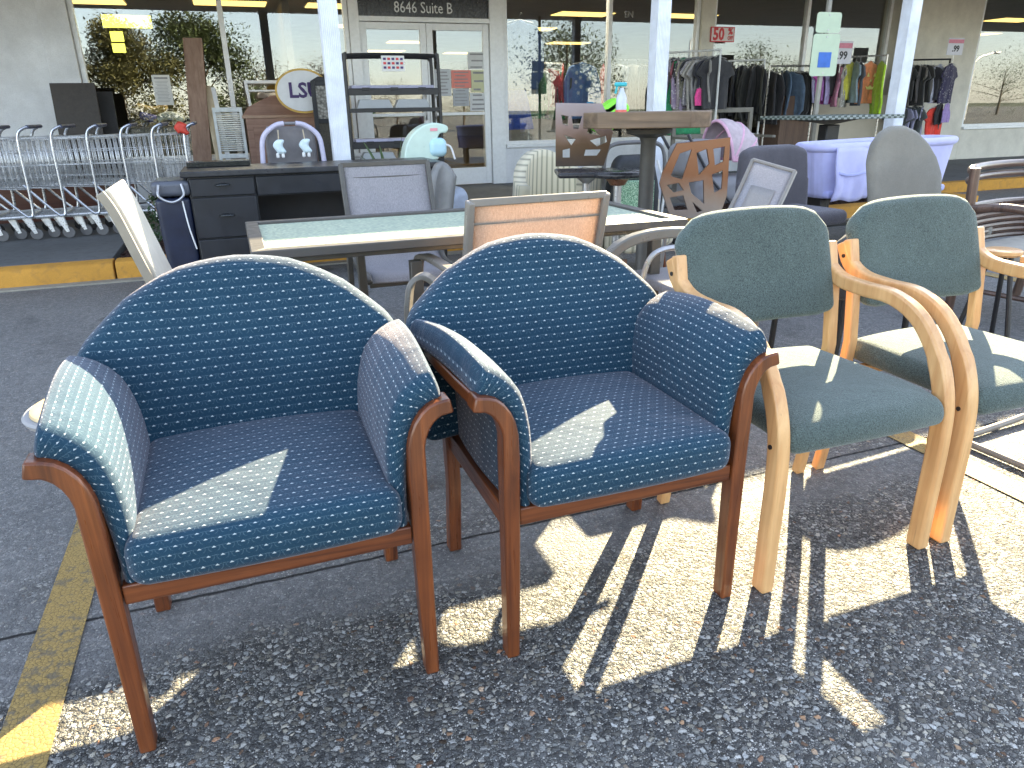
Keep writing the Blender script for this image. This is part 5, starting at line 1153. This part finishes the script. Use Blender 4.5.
agave(845, 148, 6.62, .62, 'large spiky green plant behind the bassinet by the bistro table', .13, 26, 11)
def bush(px, py, n, r, h, lab, seed, c=(.03, .065, .025), nl=900, z0=.12):
    b = at(px, py, n); rnd = random.Random(seed); T = thing('shrub', (b.x, b.y, z0), lab, 'shrub'); GR = plain('shrub_leaf', c, .55, .6, 14, .1)
    for k_ in range(5): a = rnd.random()*6.28; M1(lambda m: m.tube([(0, 0, 0), (.4*r*math.cos(a), .4*r*math.sin(a), h*.5), (.75*r*math.cos(a), .75*r*math.sin(a), h*.9)], [.008, .006, .003], 5), 'stem', WOODW, T)
    m = MB()
    for k_ in range(nl):
        a = rnd.random()*6.28; q = rnd.random()**.5; z = h*(.12+.88*rnd.random()); rr = r*q*math.sin(PI*min(1, .25+.7*z/h))**.6
        c_ = Vector((rr*math.cos(a), rr*math.sin(a), z)); d1 = Vector((rnd.uniform(-1, 1), rnd.uniform(-1, 1), rnd.uniform(-.5, 1))).normalized(); d2 = d1.cross(Vector((rnd.random(), rnd.random(), 1))).normalized(); s_ = rnd.uniform(.014, .026)
        m.add([c_-d2*s_*.5, c_+d1*s_*1.3, c_+d2*s_*.5, c_-d1*s_*1.1], [(0, 1, 2, 3)])
    m.build('foliage', GR, T, smooth=0)
bush(168, 214, 6.85, .22, .46, 'small leafy green shrub in the mulch at the end of the cart row', 4)
bush(800, 200, 6.35, .26, .60, 'dark green shrub in the planting bed left of the bassinet', 8, (.018, .04, .02), 1100)
bush(770, 190, 6.7, .28, .50, 'low dark shrub hidden behind the grey office chair', 9, (.018, .04, .02), 700)
# ================================================================= clothes
CLOTH = cloth_mat(); HANG = plain('hanger_wire', (.5, .5, .5), .4, metal=.5)
def shirt_mesh(kind, seed):
    rnd = random.Random(seed); ph = [rnd.random()*6.28 for _ in range(4)]
    L = {'tee': .62, 'long': .74, 'tank': .60, 'pants': .95, 'dress': .95}[kind]
    def hw(v):
        z = v*L
        if kind == 'tank': return .05+(.14-.05)*min(1, z/.03) if z < .03 else (.14+.05*min(1, max(0, (z-.16)/.12)))+.02*z
        if kind == 'pants': return .17+.03*v
        sh = .06+(.20-.06)*min(1, z/.05)
        if z < .05: return sh
        if kind == 'tee': return .20+.12*min(1, (z-.05)/.16) if z < .21 else max(.215, .32-(z-.21)*2.6)
        if kind == 'long': return .20+.07*min(1, (z-.05)/.2)+.02*math.sin(4*z) if z < .60 else max(.22, .27-(z-.60)*.6)
        return .20+.03*min(1, (z-.05)/.1)-.05*math.sin(PI*min(1, max(0, z-.05)/.4))+.22*max(0, z-.45)**1.1
    def fn(u, v):
        x = (2*u-1)*hw(v); y = .016*math.sin(9*u+ph[0]+3*v)*min(1, v*3)+.010*math.sin(23*u+ph[1])*v+.01*math.sin(6*v+ph[2])
        return (x, y, -v*L-.025*abs(2*u-1)*(v < .2)*(1-v*5)*0-.03*min(1, abs(2*u-1))*max(0, 1-v*8))
    m = MB(); m.grid(fn, 22, 26, .028); me_o = m.build('hanging_'+{'tee': 't_shirt', 'long': 'shirt', 'tank': 'tank_top', 'pants': 'trousers', 'dress': 'dress'}[kind], CLOTH, smooth=180)
    m = MB(); m.tube(crv([(0, 0, .0), (.0, 0, .05), (.012, 0, .075), (.03, 0, .065), (.03, 0, .05)], 4), .0025, 5); m.tube([(-.17, 0, -.03), (0, 0, .005), (.17, 0, -.03)], .005, 5); h = m.build('hanger', HANG, me_o)
    me_o.location = (0, 0, -50); me_o.hide_render = False
    return me_o
protos = {}
def garment(kind, seed, p, rz, c, lab, cat, group=None, prt=0.0, sc=1.0):
    key = (kind, seed % 3)
    if key not in protos: protos[key] = shirt_mesh(kind, seed % 3)
    o = protos[key]; r = o.copy(); col.objects.link(r)
    for ch in [q for q in bpy.data.objects if q.parent == o]: d_ = ch.copy(); col.objects.link(d_); d_.parent = r
    r.location = p; r.rotation_euler = (0, 0, rz); r.scale = (sc, sc, sc); r.color = (*c, 1.0-prt); tag(r, lab, cat, group); return r
def rail(name, pa, pb, lab, mat, zf=.14, low=None, posts=True):
    T = thing(name, ((pa.x+pb.x)/2, (pa.y+pb.y)/2, zf), lab, 'clothes rack'); c = Vector(T.location); a = pa-c; b = pb-c; b.z = a.z
    M1(lambda m: m.tube([a, b], .013, 8), 'rail', mat, T)
    if low: M1(lambda m: m.tube([Vector((a.x, a.y, low)), Vector((b.x, b.y, low))], .013, 8), 'rail', mat, T)
    for q in (a, b):
        M1(lambda m: m.tube([(q.x, q.y, q.z+.01), (q.x, q.y, .06)], .014, 8), 'post', mat, T)
        M1(lambda m: m.tube([(q.x, q.y-.25, .04), (q.x, q.y+.25, .04)], .014, 8), 'foot', mat, T)
    return T
def fill(pa, pb, items, group, rnd, zoff=-.07, where=''):
    n = len(items); d_ = (pb-pa); ang = math.atan2(d_.y, d_.x)
    for i, (kind, c, prt, word) in enumerate(items):
        f = (i+.5)/n; p_ = pa.lerp(pb, f); p_.z = pa.z+zoff+rnd.uniform(-.015, .01)
        garment(kind, rnd.randint(0, 99), p_, ang+PI/2+rnd.uniform(-.6, .6), c, word, 'clothing', group, prt, rnd.uniform(.74, 1.06))
rnd = random.Random(21)
WR = plain('white_rack_paint', (.62, .63, .62), .4); GRK = plain('chrome_rack', (.45, .44, .42), .3, metal=.7)
# rack 1: mixed prints, right of the middle column
pa, pb = at(664, 53, 8.9), at(721, 47, 8.3); pb.z = pa.z
rail('clothes_rack', pa, pb, 'white clothes rack of printed tops right of the middle column', WR)
cols = [((.40, .16, .30), .8, 'pink'), ((.25, .20, .30), .9, 'mauve'), ((.45, .42, .48), .9, 'pale lilac'), ((.10, .10, .11), .8, 'black'), ((.30, .08, .10), .6, 'dark red'), ((.35, .30, .32), .9, 'grey rose'), ((.05, .05, .06), .9, 'black'), ((.04, .35, .15), .1, 'bright green'), ((.30, .28, .20), .9, 'khaki'), ((.40, .32, .45), .9, 'lilac'), ((.06, .06, .07), .5, 'black'), ((.03, .03, .035), 0, 'plain black'), ((.40, .38, .42), .9, 'silver grey'), ((.42, .40, .36), .1, 'beige'), ((.36, .35, .34), .1, 'light grey'), ((.30, .29, .27), 0, 'grey')]
its = []
for i, (c, pr, wd) in enumerate(cols): its.append((('tee', 'long', 'tee', 'dress')[i % 4] if i < 11 else 'tee', c, pr, 'printed top in a pink, lilac, grey, black or green shade on the white rack'))
fill(pa, pa.lerp(pb, .80), its, 'printed tops on the white rack right of the middle column', rnd)
for i, c in enumerate(((.030, .030, .045), (.045, .045, .05))):
    q = pa.lerp(pb, .86+.09*i); q.z -= .07; garment('tee', i, q, R(10), c, ('dark navy jacket facing out near the end of the white rack', 'charcoal top hanging last on the white rack by its end post')[i], 'clothing', 'dark tops at the end of the white rack', 0, 1.0)
q = at(699, 92, 8.3); q.z += .05; garment('tank', 1, q, .3, (.85, .08, .32), 'hot pink sliver of a top hanging low on the white rack', 'clothing', None, 0, .35)
# rack 2: dark coats
pa, pb = at(729, 61, 9.5), at(765, 57, 9.2); pb.z = pa.z
rail('clothes_rack', pa, pb, 'clothes rack of black coats left of the parking sign', WR)
fill(pa, pb, [('long', (.02+.006*(i % 3), .02+.006*(i % 3), .022+.006*(i % 2)), 0, 'black coat hanging on the rack left of the parking sign') for i in range(9)], 'black coats on the second rack', rnd)
pa, pb = at(770, 66, 9.9), at(815, 62, 9.8); pb.z = pa.z
rail('clothes_rack', pa, pb, 'low clothes rack of dark denim tops behind the parking sign', GRK)
fill(pa, pb, [('long', c, 0, 'dark denim or charcoal top on the rack behind the parking sign') for c in ((.03, .03, .035), (.04, .04, .045), (.05, .05, .05), (.10, .16, .24), (.12, .18, .26), (.04, .04, .04), (.03, .03, .03), (.05, .05, .05), (.03, .03, .03))], 'denim and charcoal tops behind the parking sign', rnd)
# rack 3
pa, pb = at(818, 58, 9.6), at(888, 51.5, 8.95); pb.z = pa.z
rail('clothes_rack', pa, pb, 'clothes rack of coloured tops above the bistro table', GRK)
seq = [('tee', (.40, .38, .55), .6, 'lilac print'), ('tee', (.45, .16, .50), .3, 'violet'), ('tee', (.65, .10, .45), 0, 'magenta'), ('tee', (.42, .36, .60), .2, 'lavender'), ('tee', (.05, .05, .05), 0, 'black'), ('tee', (.60, .25, .35), .6, 'pink print'), ('tee', (.45, .44, .42), .5, 'grey print'), ('tee', (.38, .36, .32), .8, 'taupe print'), ('tee', (.65, .62, .08), 0, 'yellow'), ('tee', (.30, .40, .45), .1, 'pale blue'), ('tee', (.10, .11, .13), 0, 'charcoal')]
its = [(k_, c, pr, wd+' top on the rack above the bistro table') for k_, c, pr, wd in seq]
fill(pa, pa.lerp(pb, .66), its, 'coloured tops above the bistro table', rnd)
q = pa.lerp(pb, .78); q.z -= .07
PT = garment('tank', 0, q, R(6), (.80, .28, .12), 'orange tank top with a carved pumpkin face facing the street', 'clothing', None, 0, .98)
PY = plain('pale_yellow_print', (.75, .68, .25), .7)
for pts in ([(-.10, -.22), (-.04, -.22), (-.07, -.16)], [(.04, -.22), (.10, -.22), (.07, -.16)], [(-.02, -.29), (.02, -.29), (0, -.25)], [(-.10, -.35), (-.06, -.40), (.06, -.40), (.10, -.35), (.04, -.37), (.02, -.345), (-.02, -.345), (-.04, -.37)]):
    M1(lambda m: m.prism(pts, (0, -.048, 0), (1, 0, 0), (0, 0, 1), .004), 'print', PY, PT, smooth=0)
q = pa.lerp(pb, .93); q.z -= .07; garment('long', 1, q, R(60), (.45, .75, .04), 'neon yellow jacket hanging just left of the right column', 'clothing', None, 0, 1.0)
# rack 4: double rail
pa, pb = at(906, 60, 9.7), at(951, 56, 9.45); pb.z = pa.z; lz = at(948, 101, 9.5).z
rail('clothes_rack', pa, pb, 'two tier black clothes rack right of the right column', BLACKM, low=lz-.14)
fill(pa, pa.lerp(pb, .70), [('tee', c, 0, 'small dark top on the upper rail right of the column') for c in ((.05, .05, .05), (.09, .08, .07), (.16, .15, .13), (.05, .05, .05), (.10, .09, .09), (.2, .18, .16), (.06, .06, .06), (.04, .04, .05), (.12, .11, .1))], 'dark tops on the upper rail', rnd)
q = pa.lerp(pb, .72); q.z -= .30; garment('tank', 2, q, R(70), (.62, .12, .02), 'orange top hanging low on the upper rail', 'clothing', None, 0, .45)
q = pa.lerp(pb, .80); q.z -= .07; garment('long', 2, q, R(15), (.55, .57, .68), 'white and lilac top beside the navy t-shirt', 'clothing', None, 0, .8)
q = pa.lerp(pb, .98); q.z -= .06; q.y -= .05; garment('tee', 0, q, R(18), (.040, .035, .085), 'navy printed t-shirt facing out at the end of the upper rail', 'clothing', None, .35, .98)
pl, pm = Vector((pa.x, pa.y, lz)), Vector((pb.x, pb.y, lz))
fill(pl, pl.lerp(pm, .62), [('tee', c, 0, 'grey or lilac t-shirt on the lower rail right of the column') for c in ((.10, .11, .12), (.30, .30, .45), (.05, .06, .06), (.35, .35, .50), (.12, .14, .14), (.05, .05, .06), (.45, .45, .62))], 't-shirts on the lower rail', rnd)
q = pl.lerp(pm, .82); q.z -= .07; q.y -= .06; garment('tee', 1, q, R(10), (.78, .055, .035), 'bright red t-shirt facing out on the lower rail', 'clothing', None, 0, .95)
q = pl.lerp(pm, .80); q.z -= .03; q.y -= .13; garment('tank', 1, q, R(12), (.02, .02, .025), 'black top hanging over the red t-shirt', 'clothing', None, 0, .55)
q = pl.lerp(pm, .96); q.z -= .03; q.y -= .14; garment('tank', 2, q, R(12), (.36, .26, .55), 'purple top hanging over the red t-shirt', 'clothing', None, 0, .5)
# inside the window: denim and dresses
pa, pb = at(528, 63.5, 10.95), at(562, 62, 10.95); pb.z = pa.z
rail('clothes_rack', pa, pb, 'white display rail inside the window left of the flowered denim shirt', WR)
seq = [('long', (.45, .50, .58), .8, 'pale print'), ('long', (.10, .28, .14), .7, 'green print'), ('long', (.60, .62, .64), .3, 'white'), ('long', (.05, .05, .06), 0, 'black'), ('long', (.45, .05, .06), 0, 'red'), ('long', (.04, .22, .08), 0, 'green'), ('dress', (.03, .03, .04), .7, 'black and white')]
fill(pa, pb, [(k_, c, pr, wd+' garment on the white rail inside the window') for k_, c, pr, wd in seq], 'garments on the window rail', rnd)
q = at(520, 20, 10.75); garment('long', 0, q, R(-4), (.10, .16, .36), 'dark denim shirt hung high in the window beside the door', 'clothing', None, 0, 1.25)
q = at(522, 64, 10.85); garment('tank', 0, q, R(-4), (.40, .48, .60), 'pale blue patterned vest under the dark denim shirt', 'clothing', None, 1.0, .75)
q = at(517, 75, 10.8); garment('dress', 1, q, R(3), (.08, .14, .55), 'deep blue tie-dye dress hanging low beside the door', 'clothing', None, .1, .80)
q = at(583, 62, 10.7); q.z += 0
FS = garment('long', 2, q, R(4), (.14, .26, .55), 'blue denim shirt with white snowflakes facing the street', 'clothing', None, 0, 1.08)
for (x, z) in ((-.12, -.14), (-.06, -.20), (-.13, -.26), (-.05, -.32), (.09, -.14), (.14, -.20), (.06, -.22), (.13, -.30), (.05, -.36), (-.09, -.40), (.12, -.44)):
    m = MB()
    for k_ in range(3): a = PI*k_/3; m.box((x, -.040-.001*k_, z), (.055, .003, .010), Matrix.Rotation(a, 3, 'Y'))
    m.build('snowflake', WHITEP, FS, smooth=0)
for i, (px, c, lab) in enumerate(((569, (.03, .10, .05), 'dark green jacket left of the flowered denim shirt'), (562, (.5, .06, .05), 'red scarf left of the flowered denim shirt'), (604, (.30, .03, .05), 'dark red top right of the flowered denim shirt'))):
    q = at(px, 64, 10.95); garment('long', i, q, R(70), c, lab, 'clothing', None, 0, 1.0)
pa, pb = at(612, 60, 10.95), at(652, 58, 10.95); pb.z = pa.z
rail('clothes_rack', pa, pb, 'clothes rack inside the window left of the middle column', GRK)
fill(pa, pb, [('pants', c, 0, 'dark trousers or grey top on the rail left of the middle column') for c in ((.03, .03, .035), (.42, .44, .52), (.40, .42, .5), (.04, .04, .04), (.30, .28, .26), (.05, .05, .05), (.03, .03, .03), (.06, .06, .05), (.02, .02, .02))], 'trousers left of the middle column', rnd)
for o_ in protos.values():
    for ch in [q_ for q_ in bpy.data.objects if q_.parent == o_]: bpy.data.objects.remove(ch)
    bpy.data.objects.remove(o_)
# slat wall and store shelving behind the glass
for (x0, x1, y, h, lab) in ((3.8, 5.3, 11.4, 1.5, 'slatted grey display wall behind the clothes beside the door'),):
    m = MB()
    for k_ in range(14): m.b2((x0, y, .15+k_*.105), (x1, y+.02, .245+k_*.105))
    m.b2((x0, y+.02, .13), (x1, y+.05, h+.1)); tag(m.build('slat_wall', plain('slatwall_grey', (.30, .30, .30), .6)), lab, 'display wall')
srnd = random.Random(5)
for i, (x, y, wd) in enumerate(((5.9, 13.5, 'shelf of books and boxes behind the left half of the coat window'), (9.5, 14.0, 'shelf of bric-a-brac deep behind the parking sign window'), (14.2, 13.0, 'dim shelf behind the far right window'))):
    T = thing('store_shelf', (x, y, .13), wd, 'shelf', 'dim store shelves')
    m = MB()
    for z in (.1, .5, .9, 1.3): m.b2((-1, 0, z), (1, .4, z+.03))
    for q_ in (-1, .97): m.b2((q_, .001, 0), (q_+.03, .399, 1.6))
    m.build('rack_frame', plain('shelf_metal', (.22, .21, .2), .6), T)
    for z in (.13, .53, .93, 1.33):
        xx = -.9
        while xx < .85:
            w_ = srnd.uniform(.06, .2); h_ = srnd.uniform(.12, .33); M1(lambda m: m.b2((xx, .04, z+.002), (xx+w_, .3, z+h_)), 'goods', plain('goods_colour', (srnd.uniform(.05, .25), srnd.uniform(.04, .2), srnd.uniform(.03, .16)), .6), T, bevel=.004); xx += w_+srnd.uniform(.01, .08)

# ---------------------------------------------------------------- signs and lettering on the glass
def half_off():
    p_ = at(722.5, 34.5, FN-.07); T = thing('sale_sign', (p_.x, FN-.075, p_.z), 'red and white sale sign reading 50% OFF on the wall post', 'sign')
    M1(lambda m: m.box((0, .006, 0), (.43, .008, .21)), 'card', plain('sale_red', (.62, .06, .08), .5, .05), T)
    M1(lambda m: m.box((-.0, .0, 0), (.40, .003, .18)), 'white_field', plain('sale_white', (.72, .66, .66), .5, .03), T)
    text_mesh('50', .235, 'lettering', REDINK, T, (-.075, -.004, -.004), FR, .002, .008, sx=.86); text_mesh('%', .12, 'lettering', REDINK, T, (.135, -.004, .04), FR, .002, .005); text_mesh('OFF', .07, 'lettering', REDINK, T, (.14, -.004, -.05), FR, .002, .003, sx=.8)
half_off()
text = text_mesh('EN', .12, 'window_lettering', plain('faint_white_vinyl', (.30, .30, .30), .6), None, (at(630, 14.5, FN).x, FN+.03, at(630, 14.5, FN).z), FR, .001); tag(text, 'faint white letters EN high on the clothes window', 'lettering')
def price(px, py, n, w_, h_, lab, r0=0):
    p_ = at(px, py, n); T = thing('price_sign', (p_.x, p_.y, p_.z), lab, 'sign', None, r0)
    M1(lambda m: m.box((0, 0, 0), (w_, .006, h_)), 'card', plain('card_white', (.60, .60, .66), .5, .03), T, smooth=0)
    M1(lambda m: m.box((0, -.005, h_*.30), (w_*.96, .003, h_*.22)), 'red_band', plain('band_pink', (.60, .20, .28), .5), T, smooth=0)
    text_mesh('.99', h_*.5, 'lettering', INK, T, (0.01, -.005, -h_*.14), FR, .002, .003)
    M1(lambda m: m.tube([(0, .006, -h_/2), (0, .006, -h_/2-.12)], .006, 6), 'clip_post', GRK, T)
price(842, 52.5, 9.0, .36, .30, 'white price sign with pink band and .99 above the coloured tops'); price(955.5, 46.5, 9.4, .34, .25, 'white price sign with pink band and .99 above the navy t-shirt')

# ================================================================= behind the camera, seen in the windows
BARK = plain('tree_bark', (.10, .075, .055), .9, .3, 6, .6, 20)
def tree(px, py, n, wpx, lab, c, seed, trunk=True, nl=5200):
    """n: distance of the mirror image behind the glass plane"""
    nm = 2*FN-n; top = at(px, py, nm); hgt = top.z; x = top.x; r = abs(at(px+wpx/2, py, nm).x-at(px-wpx/2, py, nm).x)*.70
    rnd = random.Random(seed); T = thing('tree', (x, n, 0), lab, 'tree', 'trees across the parking lot')
    th = hgt*.32
    M1(lambda m: m.tube([(0, 0, 0), (.05, .03, th), (.12, -.05, hgt*.6), (.1, .0, hgt*.85)], [.20*hgt/8, .15*hgt/8, .09*hgt/8, .03], 9), 'trunk', BARK, T)
    clumps = []
    for k_ in range(12):
        a = rnd.random()*6.28; z = hgt*rnd.uniform(.26, .86); rr = r*rnd.uniform(.25, .85)*math.sin(PI*min(1, .15+.85*z/hgt)); e = Vector((rr*math.cos(a), rr*math.sin(a), z)); clumps.append((e, r*rnd.uniform(.28, .46)))
        M1(lambda m: m.tube([(.08, 0, z*.62), (e.x*.5, e.y*.5, z*.86), (e.x, e.y, z)], [.05*hgt/8, .035*hgt/8, .015], 6), 'limb', BARK, T)
    clumps.append((Vector((0, 0, hgt*.86)), r*.33)); clumps.append((Vector((r*.1, 0, hgt*.70)), r*.45))
    m = MB()
    for k_ in range(nl):
        ce, cr = clumps[rnd.randrange(len(clumps))]; d_ = Vector((rnd.gauss(0, 1), rnd.gauss(0, 1), rnd.gauss(0, .8))).normalized()*cr*rnd.random()**.4*rnd.uniform(.7, 1.15); q_ = ce+d_
        s_ = rnd.uniform(.08, .17)*hgt/7; d1 = Vector((rnd.uniform(-1, 1), rnd.uniform(-1, 1), rnd.uniform(-.6, .6))).normalized(); d2 = d1.cross(Vector((rnd.uniform(-.5, .5), rnd.uniform(-.5, .5), 1))).normalized()
        m.add([q_-d2*s_*.4, q_+d1*s_, q_+d2*s_*.4, q_-d1*s_*.9], [(0, 1, 2, 3)])
    m.build('crown', plain('foliage_'+str(seed), c, .7, .35, 2.5, 0), T, smooth=0)
G1, G2, G3 = (.075, .10, .040), (.06, .085, .036), (.10, .078, .042)
tree(104, 14, -13, 110, 'broad golden green tree across the lot mirrored at the left of the first window', (.12, .115, .045), 1, nl=18000); tree(190, 10, -17, 116, 'tall green tree mirrored behind the leaning plank', G1, 2, nl=17000); tree(262, 58, -30, 96, 'distant rust brown tree mirrored above the wooden cabinet', G3, 3)
tree(318, 56, -32, 80, 'distant brown tree mirrored beside the left column', G3, 4); tree(462, 74, -36, 60, 'low distant tree mirrored in the right door leaf', G1, 5); tree(566, 20, -18, 92, 'tall open tree mirrored above the flowered denim shirt', G2, 6, nl=5200); tree(762, 42, -30, 64, 'round pale tree mirrored left of the parking sign', G1, 7); tree(1008, 62, -28, 84, 'hedge-like tree mirrored in the far right window', G2, 8); tree(395, 84, -40, 60, 'far low tree mirrored in the left door leaf', G3, 9); tree(40, 40, -26, 80, 'large tree across the lot beyond the left wall', G1, 10); tree(690, 80, -42, 80, 'far low tree mirrored behind the clothes rack', G2, 11); tree(860, 66, -40, 90, 'far low tree mirrored above the coloured tops', G1, 12)
def lamp(px, py, n, arm, lab):
    nm = 2*FN-n; t_ = at(px, py, nm); T = thing('street_lamp', (t_.x, n, 0), lab, 'street lamp', 'street lamps across the lot'); h = t_.z
    M1(lambda m: m.tube([(0, 0, 0), (0, 0, h-.6)], [.11, .06], 10), 'pole', STEELG, T); M1(lambda m: m.tube(crv([(0, 0, h-.6), (arm*.3, 0, h-.25), (arm, 0, h)], 6), .04, 8), 'arm', STEELG, T); M1(lambda m: m.rbox((arm*1.12, 0, h), (abs(arm)*.3, .25, .14), .05), 'lamp_head', STEELG, T)
lamp(692, 30, -20, 2.4, 'street lamp with a long arm mirrored above the black coats'); lamp(978, 52, -16, 1.6, 'street lamp mirrored in the far right window')
# ================================================================= camera, light, world
cam = bpy.data.cameras.new('camera'); co = bpy.data.objects.new('camera', cam); col.objects.link(co)
cam.sensor_width = 36; cam.lens = 36*FPX/1024; cam.clip_end = 2000; cam.clip_start = .02
co.matrix_world = Matrix(((_r.x, _u.x, -_f.x, 0), (_r.y, _u.y, -_f.y, 0), (_r.z, _u.z, -_f.z, EYE), (0, 0, 0, 1)))
C.camera = co
EL, AZ = R(25.0), R(44.7)                 # sun height; bearing from the +y axis towards +x
w = bpy.data.worlds.new('World'); C.world = w; w.use_nodes = True; nt = w.node_tree
sky = nt.nodes.new('ShaderNodeTexSky'); sky.sky_type = 'NISHITA'; sky.sun_disc = False; sky.sun_elevation = EL; sky.sun_rotation = AZ
sky.air_density = 1.0; sky.dust_density = .4; sky.ozone_density = 1.0
bg = nt.nodes['Background']; bg.inputs[1].default_value = .10; hs = nt.nodes.new('ShaderNodeHueSaturation'); hs.inputs['Saturation'].default_value = .62; nt.links.new(sky.outputs[0], hs.inputs['Color']); nt.links.new(hs.outputs[0], bg.inputs[0])
sl = bpy.data.lights.new('sun', 'SUN'); sl.energy = 5.0; sl.angle = R(.55); sl.color = (1, .84, .53)
so = bpy.data.objects.new('sun', sl); col.objects.link(so)
d = Vector((math.sin(AZ)*math.cos(EL), math.cos(AZ)*math.cos(EL), math.sin(EL)))
so.rotation_euler = d.to_track_quat('Z', 'Y').to_euler(); so.location = d*30
C.view_settings.view_transform = 'Standard'; C.view_settings.look = 'None'; C.view_settings.exposure = 2.8; C.view_settings.gamma = 1
C.view_settings.use_curve_mapping = False
C.render.engine = 'CYCLES'
C.cycles.max_bounces = 8; C.cycles.transparent_max_bounces = 24; C.cycles.use_denoising = True
C.cycles.sample_clamp_indirect = 6
C.cycles.caustics_reflective = False; C.cycles.caustics_refractive = False
